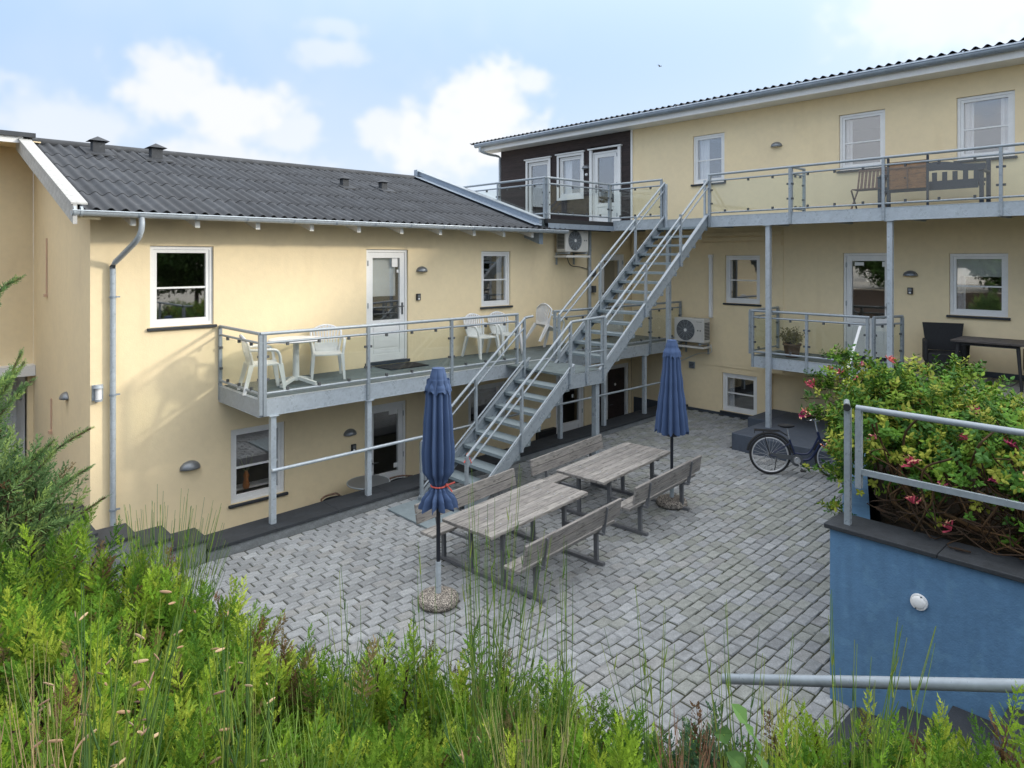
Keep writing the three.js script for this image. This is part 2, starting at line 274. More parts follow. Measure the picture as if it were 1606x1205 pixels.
// a white door with a large light over a panelled foot
function makeDoor(house, side, a0, a1, y0, y1, o = {}) {
  const d = sub('door', house), n = o.n ?? -0.035, f = 0.055, st = 0.105, lk = o.lock ?? 1;
  part('frame', [wb(side, a0 + 0.004, a0 + f, y0, y1 - 0.004, n - 0.1, n), wb(side, a1 - f, a1 - 0.004, y0, y1 - 0.004, n - 0.1, n), wb(side, a0 + f, a1 - f, y1 - f, y1 - 0.004, n - 0.1, n)], M.white, d);
  const l0 = a0 + f + 0.004, l1 = a1 - f - 0.004, b0 = y0 + 0.03, b1 = y1 - f - 0.004, gl = o.glassFrom ?? b0 + 0.78;
  const leafMat = o.leafMat || M.white;
  part('leaf', [wb(side, l0, l0 + st, b0, b1, n - 0.07, n - 0.012), wb(side, l1 - st, l1, b0, b1, n - 0.07, n - 0.012), wb(side, l0 + st, l1 - st, b1 - st, b1, n - 0.07, n - 0.012), wb(side, l0 + st, l1 - st, gl - 0.10, gl, n - 0.07, n - 0.012), wb(side, l0 + st, l1 - st, b0, b0 + 0.13, n - 0.07, n - 0.012), wb(side, l0 + st, l1 - st, b0 + 0.13, gl - 0.10, n - 0.06, n - 0.032)], leafMat, d);
  part('pane', wb(side, l0 + st, l1 - st, gl, b1 - st, n - 0.05, n - 0.04), M.glass, d);
  part('panel', [wb(side, l0 + st + 0.03, l1 - st - 0.03, b0 + 0.26, gl - 0.14, n - 0.033, n - 0.022), wb(side, l0 + st + 0.03, l1 - st - 0.03, b0 + 0.15, b0 + 0.23, n - 0.033, n - 0.022)], leafMat, d);
  const ha = lk > 0 ? l1 - st / 2 : l0 + st / 2, hy = y0 + 1.02, dir = lk > 0 ? -1 : 1;
  part('handle', [wb(side, ha - 0.018, ha + 0.018, hy - 0.12, hy + 0.11, n - 0.014, n - 0.002), cyl(wp(side, ha, hy + 0.04, n - 0.005), wp(side, ha, hy + 0.04, n + 0.045), 0.009), cyl(wp(side, ha, hy + 0.04, n + 0.045), wp(side, ha + dir * 0.12, hy + 0.04, n + 0.045), 0.010)], M.darkGrey, d);
  const hi = lk > 0 ? a0 + f : a1 - f;
  for (const hh of [0.25, 1.1, 1.9]) part('hinge', cyl(wp(side, hi, y0 + hh - 0.05, n + 0.006), wp(side, hi, y0 + hh + 0.05, n + 0.006), 0.011), M.galvDull, d);
  part('threshold', wb(side, a0 - 0.03, a1 + 0.03, y0 - 0.03, y0 + 0.026, n - 0.1, n + 0.06), M.slate, d);
  if (o.blind) part('roller_blind', wb(side, l0 + st + 0.01, l1 - st - 0.05, b1 - st - o.blind * (b1 - st - gl), b1 - st, n - 0.10, n - 0.096), M.blind, d);
  if (o.plate) part('door_sign', wb(side, ...o.plate, n - 0.039, n - 0.0365), M.plate, d);
  if (o.sticker) for (const q of o.sticker) part('sticker', wb(side, ...q, n - 0.039, n - 0.037), M.white, d);
  return d;
}
// printed plates: the same few strokes as on the doors
function printTex(draw, w = 256, h = 128) { const c = document.createElement('canvas'); c.width = w; c.height = h; const x = c.getContext('2d'); draw(x, w, h); const t = new THREE.CanvasTexture(c); t.colorSpace = THREE.SRGBColorSpace; return t; }
M.plate = mat([0.78, 0.79, 0.78], 0.4);
// tube railing with clamped glass between A and B (both [u, v]); posts at the given fractions
function railing(root, A, B, floor, posts, o = {}) {
  const P = (t, y) => V(A[0] + (B[0] - A[0]) * t, A[1] + (B[1] - A[1]) * t, y), len = Math.hypot(B[0] - A[0], B[1] - A[1]);
  const top = floor + (o.h ?? 0.95), mid = top - 0.135, low = floor + (o.low ?? 0.085), pt = o.foot ?? floor - 0.2;
  const off = o.off ?? [0, 0], offV = new THREE.Vector3(off[0], 0, -off[1]);
  const sgn = new THREE.Vector3(B[0] - A[0], 0, -(B[1] - A[1])).normalize();
  for (const t of posts) part('post', bar(P(t, pt).add(offV), P(t, top - 0.02).add(offV), 0.05, 0.05, sgn), M.rail, root);
  part('handrail', cyl(P(0, top), P(1, top), 0.026, 12), M.rail, root);
  part('rail', cyl(P(0, mid), P(1, mid), 0.019, 10), M.rail, root);
  part('rail', cyl(P(0, low), P(1, low), 0.019, 10), M.rail, root);
  const inn = new THREE.Vector3(-sgn.z, 0, sgn.x).multiplyScalar(o.inn ?? 0.0);
  if (o.glass !== false) for (let k = 0; k + 1 < posts.length; k++) {
    const a = posts[k] + 0.045 / len, b = posts[k + 1] - 0.045 / len;
    part('glass_panel', bar(P(a, (mid + low) / 2).add(inn), P(b, (mid + low) / 2).add(inn), 0.008, mid - low - 0.07), M.railGlass, root);
    const nc = Math.max(2, Math.round((b - a) * len / 0.55)), cl = [];
    for (let i = 0; i < nc; i++) for (const y of [mid - 0.036, low + 0.036]) { const q = P(a + (b - a) * (i + 0.6) / (nc + 0.2), y).add(inn); cl.push(bx(-0.018, 0.018, -0.024, 0.024, -0.018, 0.018).translate(q.x, q.y, q.z)); }
    for (const t of [a, b]) for (const y of [mid - 0.2, low + 0.2]) { const q = P(t, y).add(inn); cl.push(bx(-0.02, 0.02, -0.018, 0.018, -0.02, 0.02).translate(q.x, q.y, q.z)); }
    part('glass_clamps', cl, M.darkGrey, root).userData = { kind: 'stuff' };
  }
}
// a folded, pointed leaf lying along +y
function leafShape(l, w) {
  const P = [[0, 0, 0], [w * 0.5, l * 0.38, w * 0.14], [0, l * 0.42, 0], [-w * 0.5, l * 0.38, w * 0.14], [w * 0.33, l * 0.74, w * 0.06], [-w * 0.33, l * 0.74, w * 0.06], [0, l, -w * 0.05]], f = [[0, 1, 2], [0, 2, 3], [2, 1, 4], [2, 5, 3], [2, 4, 6], [2, 6, 5]];
  const g = new THREE.BufferGeometry(); g.setAttribute('position', new THREE.Float32BufferAttribute(f.flatMap(t => t.flatMap(i => P[i])), 3)); g.computeVertexNormals(); return g;
}
const leafMat = (c, tr = 0.3) => new THREE.MeshPhysicalMaterial({ color: L3(...c), roughness: 0.9, specularIntensity: 0.25, transmission: tr, thickness: 0, side: THREE.DoubleSide });
M.dryLeaf = leafMat([0.26, 0.22, 0.09], 0.15);
M.navy2 = mat([0.02, 0.028, 0.045], 0.5);
M.slot = mat([0.62, 0.42, 0.30], 0.8);
// ---------------------------------------------------------------- ground
const courtY = u => -4.12 + 0.026 * u, capY = u => -3.95 + 0.0215 * u;
const structure = (name, g, m, label) => { const o = part(name, g, m); tag(o, label, undefined, undefined, 'structure'); return o; };
structure('ground', [box(-900, 900, -900, 900, -6.2, -6.0)], M.gravel, 'unseen gravel ground made pale to bounce light, reaching far round the houses');  // unseen ground, kept pale so it bounces light up to shaded walls

structure('forecourt', [box(-70, -8.8, -60, 60, -2.0, -1.62)], M.gravel, 'added pale gravel forecourt behind the planted bank to bounce light');  // added out of view to bounce sunlight onto the right building
// neighbours across the forecourt: the upper windows mirror their gables
{
  const mk = (u, v, w, label, wm) => { const t = thing('neighbour_house', label, 'house', V(u, v, -1.62), 'houses across the forecourt'), h = 1.4;
    part('wall', prism([[-w / 2, 0], [w / 2, 0], [w / 2, 3.0], [0, 5.2], [-w / 2, 3.0]], 8).rotateY(Math.PI / 2).translate(u - 8, -1.62 + EYE, -v), wm, t);
    for (const s of [-1, 1]) part('roof', bar(new THREE.Vector3(u + 0.3, 4.2 - 1.62 + EYE, -v + s * w * 0.27), new THREE.Vector3(u - 8.3, 4.2 - 1.62 + EYE, -v + s * w * 0.27), Math.hypot(w * 0.56, 2.4), 0.12, new THREE.Vector3(0, w * 0.54, s * 2.2).normalize()), M.roof, t);
    for (const s of [-1, 1]) { const q = sub('window', t); part('frame', [box(u + 0.005, u + 0.03, v + s * w * 0.25 - 0.6, v + s * w * 0.25 + 0.6, -0.7, 0.6)], M.white, q); part('pane', [box(u + 0.031, u + 0.04, v + s * w * 0.25 - 0.5, v + s * w * 0.25 + 0.5, -0.6, 0.5)], M.dark, q); } };
  mk(-21, 14, 8, 'white gabled house across the forecourt with its gable to the yard', mat([0.78, 0.76, 0.72], 0.9, { map: T.stucco })); mk(-23, 1.5, 8.5, 'cream gabled house across the forecourt facing the bank', M.stucco); mk(-20, -11, 8, 'grey white gabled house at the far end of the forecourt', mat([0.66, 0.65, 0.63], 0.9, { map: T.stucco }));
}
// ---------------------------------------------------------------- left wing
const left = thing('apartment_wing', 'yellow rendered two storey wing with dark corrugated roof and white windows', 'building', V(8, 13.5, -5.2));
const roofY = v => 0.69 + 0.32 * (v - 10.6);
{
  const holes = [[3.07, 4.0, -1.04, 0.197], [6.78, 7.72, -1.985, 0.18], [9.61, 10.47, -1.04, 0.165], [13.66, 14.62, -2.0, 0.12],
    [4.27, 5.19, -3.99, -2.78], [6.80, 7.68, -4.92, -2.77], [9.25, 10.35, -3.6, -2.72], [11.96, 13.0, -4.88, -2.77], [13.52, 14.82, -4.88, -2.77]];
  part('wall', wallSheet('L', V0, [[2.29, -5.2], [14.9, -5.2], [14.9, 0.74], [2.29, 0.74]], holes, 0.34), M.stucco, left);
  // gable wall, inner walls, floors: the rooms are closed
  part('wall', prism([[-15.82, -1.2], [-11.54, -1.2], [-11.54, roofY(11.54) - 0.1 + EYE], [-15.3, roofY(15.3) - 0.1 + EYE], [-15.82, roofY(15.3) - 0.12 + EYE]], 0.3).rotateY(-Math.PI / 2).translate(2.59, 0, 0), M.stucco, left);
  part('room_wall', [box(2.6, 14.9, 15.6, 15.9, -5.2, 1.6), box(5.5, 5.6, 11.55, 15.6, -5.1, 0.4), box(8.6, 8.7, 11.55, 15.6, -5.1, 0.4), box(11.5, 11.6, 11.55, 15.6, -5.1, 0.4), box(14.9, 15.2, 11.2, 15.6, -5.2, 0.7)], M.room, left);
  part('floor', [box(2.6, 14.9, 11.54, 15.6, -5.25, -5.0), box(2.6, 14.9, 11.54, 15.6, -2.35, -2.03), box(2.6, 14.9, 11.54, 15.6, 0.42, 0.55)], M.room, left);
  makeWindow(left, 'L', ...holes[0], {});
  makeWindow(left, 'L', ...holes[2], { curtain: [[0.72, 0.93]] });
  makeWindow(left, 'L', ...holes[4], { split: 0.45 });
  makeWindow(left, 'L', ...holes[6], { single: true, noSill: true });
  makeDoor(left, 'L', ...holes[1], { blind: 0.62, sticker: [[7.39, 7.52, -0.16, 0.02], [7.50, 7.545, -0.27, -0.21], [7.50, 7.545, -1.28, -1.19]] });
  makeDoor(left, 'L', ...holes[3], { lock: -1, glassFrom: -1.4 });
  makeDoor(left, 'L', ...holes[5], { lock: -1, glassFrom: -4.12, sticker: [[7.32, 7.53, -3.02, -2.94], [7.43, 7.53, -4.06, -3.97]] });
  makeDoor(left, 'L', ...holes[7], { lock: -1, glassFrom: -4.0, sticker: [[12.6, 12.66, -3.42, -3.34]] });
  { const d = sub('door', left);
    part('frame', [wb('L', 13.87, 13.95, -4.88, -2.78, -0.12, -0.03), wb('L', 14.70, 14.81, -4.88, -2.78, -0.12, -0.03), wb('L', 13.95, 14.70, -2.88, -2.78, -0.12, -0.03)], M.white, d);
    part('leaf', wb('L', 13.955, 14.695, -4.88, -2.885, -0.11, -0.07), M.clad, d);
    part('side_panel', wb('L', 13.525, 13.865, -4.88, -2.78, -0.12, -0.06), M.clad, d);
    part('door_sign', cyl(wp('L', 14.3, -3.3, -0.07), wp('L', 14.3, -3.3, -0.06), 0.035, 14), M.white, d);
    part('handle', [wb('L', 14.0, 14.03, -3.95, -3.72, -0.07, -0.058), cyl(wp('L', 14.015, -3.8, -0.02), wp('L', 14.14, -3.8, -0.02), 0.01)], M.darkGrey, d); }
  part('grille', [wb('L', 11.27, 11.87, -4.42, -4.0, 0.002, 0.10), ...[0, 1, 2, 3].map(i => wb('L', 11.31, 11.83, -4.36 + 0.085 * i, -4.32 + 0.085 * i, 0.10, 0.115))], M.dark, left);
  part('plinth', wb('L', 2.3, 14.88, -5.2, -4.86, 0.002, 0.02), M.plinth, left);
  // slit vents on the gable
  for (const [v, y0, y1] of [[14.41, -0.62, 0.36], [14.0, -2.95, -2.4]]) part('slit_vent', [box(2.27, 2.288, v - 0.03, v + 0.03, y0, y1), box(2.24, 2.288, v - 0.05, v + 0.05, y0 - 0.05, y0)], M.slot, left);

  // corrugated roof: fibre cement sheets in lapped courses
  const roof = sub('roof', left);
  const pitch = 0.177, waves = 6, sw = pitch * waves, run = 0.95, ang = Math.atan(0.32), rows = 5;
  function sheet(len, wv) {
    const nx = wv * 8, g = new THREE.BufferGeometry(), P = [], I = [];
    for (const dy of [0, -0.008]) for (const s of [0, len]) for (let i = 0; i <= nx; i++) { const x = i * pitch / 8; P.push(x, dy + 0.026 * Math.cos(x / pitch * 2 * Math.PI), -s); }
    const n = nx + 1, q = (a, b, c, d) => I.push(a, b, c, a, c, d);
    for (let i = 0; i < nx; i++) { q(i, i + 1, n + i + 1, n + i); q(2 * n + i + 1, 2 * n + i, 3 * n + i, 3 * n + i + 1); q(2 * n + i, 2 * n + i + 1, i + 1, i); q(n + i, n + i + 1, 3 * n + i + 1, 3 * n + i); }
    g.setAttribute('position', new THREE.Float32BufferAttribute(P, 3)); g.setIndex(I);
    const h = g.toNonIndexed(); h.computeVertexNormals(); 
    // smooth across the waves, sharp at the ends
    const p = h.attributes.position, nn = h.attributes.normal;
    for (let i = 0; i < p.count; i++) if (Math.abs(nn.getZ(i)) < 0.5) { const s = -0.026 * 2 * Math.PI / pitch * Math.sin(p.getX(i) / pitch * 2 * Math.PI), l = Math.hypot(s, 1), f = nn.getY(i) > 0 ? 1 : -1; nn.setXYZ(i, -s / l * f, f / l, 0); }
    return boxUV(h);
  }
  const full = sheet(run + 0.16, waves), R = rng(5);
  const tones = [0, 1, 2].map(i => mat([0.056 + 0.007 * i, 0.063 + 0.007 * i, 0.074 + 0.007 * i], 0.7, { map: at(T.roofing, 2.1 + 0.4 * i), bumpMap: T.stoneBump, bumpScale: 0.002 }));
  for (let r = 0; r < rows; r++) for (let c = 0; c < 9; c++) {
    const d = 0.02 + r * run, v = 10.56 + d * Math.cos(ang), y = 0.655 + d * Math.sin(ang) + 0.012;
    const u = 2.06 + c * sw; if (u > 10.9) continue;
    const m = new THREE.Mesh(full, tones[Math.floor(R() * 3)]); m.name = 'roof_sheet'; m.castShadow = m.receiveShadow = true;
    const q = where(roof), w = V(u, v, y); m.position.set(w.x - q.x, w.y - q.y, w.z - q.z); m.rotation.x = ang - 0.011; roof.add(m);
  }
  part('ridge_cap', [tube([V(2.0, 15.24, 2.155), V(6, 15.24, 2.155), V(11, 15.24, 2.155)], 0.085, 12, 6)], M.roof, roof);
  part('roof', prism([[-15.7, roofY(15.3) - 0.15 + EYE], [-10.72, roofY(10.72) - 0.14 + EYE], [-10.72, roofY(10.72) - 0.09 + EYE], [-15.24, roofY(15.24) - 0.07 + EYE], [-15.7, roofY(15.24) - 0.07 + EYE]], 8.9).rotateY(-Math.PI / 2).translate(11.0, 0, 0), M.clad, roof);
  for (const [u, v] of [[3.14, 14.75], [4.12, 14.65], [7.6, 13.47], [8.58, 13.46]]) {
    const y = roofY(v) + 0.02, k = v > 14 ? 1 : 0.72, vt = sub('roof_vent', roof);
    part('stack', box(u - 0.1 * k, u + 0.1 * k, v - 0.1 * k, v + 0.1 * k, y - 0.1, y + 0.16 * k), M.roof, vt);
    part('hood', new THREE.ConeGeometry(0.24 * k, 0.1 * k, 4).rotateY(Math.PI / 4).translate(u, y + 0.22 * k + EYE, -v), M.roof, vt);
    part('flashing', prism([[-v - 0.3, y + 0.06 + EYE], [-v + 0.3, y - 0.13 + EYE], [-v + 0.3, y - 0.10 + EYE], [-v - 0.3, y + 0.09 + EYE]], 0.5 * k).rotateY(-Math.PI / 2).translate(u + 0.25 * k, 0, 0), M.roof, vt);
  }
  // verge boards, rafter ends, gutter, downpipe
  const vb = (u0, u1, lo, hi, e0 = 10.5, e1 = 15.3) => prism([[-e1, roofY(e1) + lo + EYE], [-e0, roofY(e0) + lo + EYE], [-e0, roofY(e0) + hi + EYE], [-e1, roofY(e1) + hi + EYE]], u1 - u0).rotateY(-Math.PI / 2).translate(u1, 0, 0);
  part('barge_board', vb(1.95, 2.0, -0.2, 0.06), M.whiteWorn, left);
  part('barge_capping', vb(1.93, 2.12, 0.062, 0.085), M.whiteWorn, left);
  part('soffit', vb(2.0, 2.29, -0.16, -0.12, 10.6), M.stucco, left);
  for (const u of [2.71, 3.58, 4.5, 5.42, 6.32, 7.22, 8.12, 8.98, 9.8, 10.65]) part('rafter_end', prism([[-11.25, roofY(11.25) - 0.27 + EYE], [-10.68, roofY(10.68) - 0.25 + EYE], [-10.68, roofY(10.68) - 0.145 + EYE], [-11.25, roofY(11.25) - 0.145 + EYE]], 0.07).rotateY(-Math.PI / 2).translate(u + 0.035, 0, 0), M.white, left);
  part('light_stop_board', box(2.05, 11.5, 10.605, 10.625, 0.585, 0.644), M.white, left);  // added out of sight behind the gutter to stop a sun streak
  const gut = sub('gutter', left), hr = 0.065, arc = [];
  for (let i = 0; i <= 12; i++) { const a = Math.PI * i / 12; arc.push([Math.cos(a) * hr, -Math.sin(a) * hr]); }
  for (let i = 12; i >= 0; i--) { const a = Math.PI * i / 12; arc.push([Math.cos(a) * (hr - 0.006), -Math.sin(a) * (hr - 0.006) + 0.001]); }
  part('trough', prism(arc, 9.66).rotateY(Math.PI / 2).translate(1.94, 0.635 + EYE, -10.53), M.galv, gut);
  part('lip', cyl(V(1.94, 10.465, 0.637), V(11.6, 10.465, 0.637), 0.011, 8), M.galv, gut);
  for (const u of [1.97, 2.05]) part('end_cap', new THREE.CylinderGeometry(hr + 0.006, hr + 0.006, 0.03, 16).rotateZ(Math.PI / 2).translate(u, 0.63 + EYE, -10.53), M.galv, gut);
  for (let i = 0; i < 12; i++) part('bracket', prism(arc.map(([a, b]) => [a * 1.06, b * 1.06]), 0.03).rotateY(Math.PI / 2).translate(2.72 + i * 0.76, 0.635 + EYE, -10.53), M.lead, gut);
  const dp = sub('downpipe', left), du = 2.56;
  part('pipe', tube([V(2.78, 10.53, 0.58), V(2.78, 10.53, 0.42), V(2.74, 10.62, 0.26), V(2.62, 10.98, 0.02), V(du, 11.12, -0.1), V(du, 11.125, -0.3), V(du, 11.125, -2.2), V(du, 11.125, -4.6)], 0.04, 12, 60), M.galv, dp);
  for (const y of [-0.55, -1.96, -3.62]) part('pipe_clip', [new THREE.CylinderGeometry(0.048, 0.048, 0.03, 14).translate(du, y + EYE, -11.125), box(du, du + 0.09, 11.11, 11.14, y - 0.01, y + 0.01)], M.lead, dp);
}
// the block further left with its passage
const far = thing('side_wing', 'yellow rendered wing behind the gable with white fascia and open passage', 'building', V(-1.5, 18, -5.2));
{
  part('wall', wallSheet('L', 15.82, [[-6, -5.2], [2.288, -5.2], [2.288, 2.2], [-6, 2.2]], [[-0.6, 2.2, -4.4, -2.2]], 0.3), M.stucco, far);
  part('lintel', box(-1.2, 2.284, 15.55, 15.95, -2.2, -2.0), M.white, far);
  part('passage_wall', [box(1.55, 2.25, 17.2, 17.4, -4.4, -2.2), box(2.2, 2.4, 15.95, 17.4, -4.4, -2.2), box(-6, 2.4, 16.13, 20, -2.2, -2.0)], M.white, far);
  part('fascia', box(-6, 2.0, 14.86, 14.9, 2.06, 2.24), M.white, far);
  for (let i = 0; i < 9; i++) part('soffit_board', box(-6, 2.27, 14.905 + i * 0.1, 14.998 + i * 0.1, 2.10, 2.12), M.stucco, far);
  part('roof', prism([[-14.8, 2.25 + EYE], [-22, 3.0 + EYE], [-22, 2.9 + EYE], [-14.8, 2.17 + EYE]].map(([z, y]) => [z, y]), 8.2).rotateY(-Math.PI / 2).translate(2.18, 0, 0), M.roof, far);
}
// ---------------------------------------------------------------- right wing
const right = thing('apartment_building', 'yellow rendered three storey building with brown boarded corner and white windows', 'building', V(17, 4, -5.2));
{
  const up = [[8.45, 9.31, 1.84, 3.03], [4.9, 5.8, 1.85, 3.02], [2.76, 3.66, 1.84, 3.02], [0.6, 1.5, 1.84, 3.02]];
  const mid = [[7.55, 8.43, -1.05, 0.08], [4.76, 5.72, -2.03, 0.12], [2.86, 3.78, -1.06, 0.1]];
  const low = [[7.63, 8.51, -3.63, -2.72]];
  part('wall', wallSheet('R', U0, [[-9, -2.6], [7.40, -2.6], [7.40, -5.2], [11.19, -5.2], [11.19, 3.5], [-9, 3.5]], [...up, ...mid, ...low], 0.34), M.stucco, right);
  part('wall', box(15.2, 15.24, 4.0, 7.40, -5.2, -2.6), M.stucco, right);
  // boarded corner: every board its own
  const wh = [[14.22, 15.12, 0.95, 2.96], [12.91, 13.8, 1.79, 2.98], [11.62, 12.53, 0.95, 2.99]];
  part('wall', wallSheet('R', U0 + 0.02, [[11.195, 0.2], [16.35, 0.2], [16.35, 3.5], [11.195, 3.5]], wh, 0.3), M.clad, right);
  const bm = [0, 1, 2].map(i => mat([0.042 + 0.007 * i, 0.027 + 0.004 * i, 0.026 + 0.004 * i], 0.68, { map: at(T.wood, 1.3 + 0.2 * i, 0.4), bumpMap: at(T.woodBump, 1.3, 0.4), bumpScale: 0.002 })), R = rng(3);
  const corner = sub('cladding', right);
  for (let i = 0; i < 20; i++) {
    const y0 = 0.92 + i * 0.132, y1 = Math.min(y0 + 0.128, 3.5);
    let segs = [[11.2, 16.34]];
    for (const [a0, a1, b0, b1] of wh) if (y1 > b0 - 0.07 && y0 < b1 + 0.07) segs = segs.flatMap(([s, e]) => a1 + 0.07 < s || a0 - 0.07 > e ? [[s, e]] : [[s, a0 - 0.07], [a1 + 0.07, e]].filter(q => q[1] - q[0] > 0.03));
    for (const [s, e] of segs) part('board', new THREE.BoxGeometry(0.02, y1 - y0, e - s).rotateZ(0.05).translate(U0 - 0.004, (y0 + y1) / 2 + EYE, -(s + e) / 2), bm[Math.floor(R() * 3)], corner);
  }
  part('corner_trim', box(U0 - 0.03, U0 + 0.01, 11.14, 11.195, 0.9, 3.5), M.white, right);
  makeWindow(right, 'R', ...wh[0], { n: 0.0, single: true, noSill: true, trim: true });
  makeWindow(right, 'R', ...wh[1], { n: 0.0, single: true, noSill: true, trim: true, curtain: [[0.62, 0.95]] });
  makeDoor(right, 'R', ...wh[2], { n: 0.0, lock: 1, glassFrom: 1.55 });
  part('trim', [wb('R', 11.52, 11.615, 0.95, 3.06, 0.0, 0.055), wb('R', 12.535, 12.62, 0.95, 3.06, 0.0, 0.055), wb('R', 11.48, 12.66, 3.062, 3.10, 0.0, 0.09)], M.white, right);
  makeWindow(right, 'R', ...up[0], { curtain: [[0.6, 0.92]] });
  makeWindow(right, 'R', ...up[1], { curtain: [[0.78, 0.93]] });
  makeWindow(right, 'R', ...up[2], { curtain: [[0.74, 0.93], [0.08, 0.28]] });
  makeWindow(right, 'R', ...up[3], { curtain: [[0.74, 0.93]] });
  makeWindow(right, 'R', ...mid[0], {});
  makeWindow(right, 'R', ...mid[2], { split: 0.46, blind: 0.35, curtain: [[0.76, 0.9]] });
  makeWindow(right, 'R', ...low[0], { curtain: [[0.76, 0.92]] });
  makeDoor(right, 'R', ...mid[1], { lock: -1, sticker: [[5.33, 5.51, -0.14, -0.07], [4.92, 4.98, -0.16, -0.06]] });
  part('plinth', [box(U0 - 0.018, U0 - 0.002, -9, 4.74, -2.4, -2.06), box(U0 - 0.018, U0 - 0.002, 7.41, 11.1, -4.2, -3.68)], M.plinth, right);
  // relief bands under the gallery and the slightly proud bay beside them
  part('bay', [wallSheet('R', U0 - 0.016, [[7.0, -2.58], [11.18, -2.58], [11.18, 0.7], [7.0, 0.7]], mid.slice(0, 1), 0.015)], M.stucco, right);
  for (let i = 0; i < 3; i++) part('relief_band', box(U0 - 0.05, U0 - 0.017, 7.02, 11.15, 0.30 + i * 0.12, 0.385 + i * 0.12), M.stucco, right);
  // rooms
  part('room_wall', [box(18.6, 18.9, -9, 16.4, -5.2, 3.5), box(15.24, 18.6, 16.2, 16.4, -5.2, 3.5), box(15.24, 18.6, -9, -8.8, -5.2, 3.5), ...[2.2, 4.4, 7.0, 10.2, 14.0].map(v => box(15.26, 18.6, v - 0.05, v + 0.05, -5.1, 3.4))], M.room, right);
  part('floor', [box(15.25, 18.6, -8.8, 16.2, -5.25, -5.0), box(15.25, 18.6, -8.8, 16.2, -2.4, -2.05), box(15.25, 18.6, -8.8, 16.2, 0.5, 0.86), box(15.25, 18.6, -8.8, 16.2, 3.3, 3.5)], M.room, right);
  part('wall', [box(14.93, 18.9, 16.36, 16.42, -5.2, 3.5)], M.clad, right);
  part('wall', [box(14.95, 18.9, -9.1, -9.005, -5.2, 3.5)], M.stucco, right);
  // eaves
  part('soffit', box(14.42, U0 - 0.003, -9.3, 16.9, 3.45, 3.475), M.white, right);
  part('fascia', box(14.38, 14.42, -9.3, 16.9, 3.45, 3.60), M.white, right);
  const gut = sub('gutter', right);
  part('trough', new THREE.CylinderGeometry(0.07, 0.07, 26.2, 18).rotateX(Math.PI / 2).translate(14.30, 3.64 + EYE, -3.85), M.lead, gut);
  part('lip', cyl(V(14.23, -9.3, 3.66), V(14.23, 16.95, 3.66), 0.012, 8), M.lead, gut);
  for (let i = 0; i < 22; i++) part('bracket', new THREE.CylinderGeometry(0.076, 0.076, 0.03, 16).rotateX(Math.PI / 2).translate(14.30, 3.655 + EYE, -(16.4 - i * 1.0)), M.lead, gut);
  part('outlet_bend', tube([V(14.30, 16.7, 3.6), V(14.30, 16.7, 3.45), V(14.6, 16.6, 3.36), V(14.92, 16.5, 3.3), V(14.95, 16.5, 3.0), V(14.95, 16.5, 0.6)], 0.04, 10, 40), M.galv, gut);
  const roof = sub('roof', right), pitch = 0.177;
  const strip = (() => { const nx = 48, len = 4.7, P = [], I = [], n = nx + 1; for (const dy of [0, -0.01]) for (const s of [0, len]) for (let i = 0; i <= nx; i++) { const x = i * pitch / 8; P.push(s, dy + 0.028 * Math.cos(x / pitch * 2 * Math.PI), -x); } const q = (a, b, c, d) => I.push(a, b, c, a, c, d); for (let i = 0; i < nx; i++) { q(i, n + i, n + i + 1, i + 1); q(2 * n + i, 2 * n + i + 1, 3 * n + i + 1, 3 * n + i); q(i, i + 1, 2 * n + i + 1, 2 * n + i); } const g = new THREE.BufferGeometry(); g.setAttribute('position', new THREE.Float32BufferAttribute(P, 3)); g.setIndex(I); g.computeVertexNormals(); return boxUV(g); })();
  for (let c = 0; c < 25; c++) { const m = new THREE.Mesh(strip, M.roof), w = V(14.26, -9.35 + c * pitch * 6, 3.73), q = where(roof); m.name = 'roof_sheet'; m.castShadow = m.receiveShadow = true; m.position.set(w.x - q.x, w.y - q.y, w.z - q.z); m.rotation.z = 0.09; roof.add(m); }
  part('roof_deck', prism([[14.36, 3.61 + EYE], [18.9, 3.61 + EYE], [18.9, 4.08 + EYE], [14.36, 3.68 + EYE]], 26.2).translate(0, 0, -16.95), M.clad, roof);
}
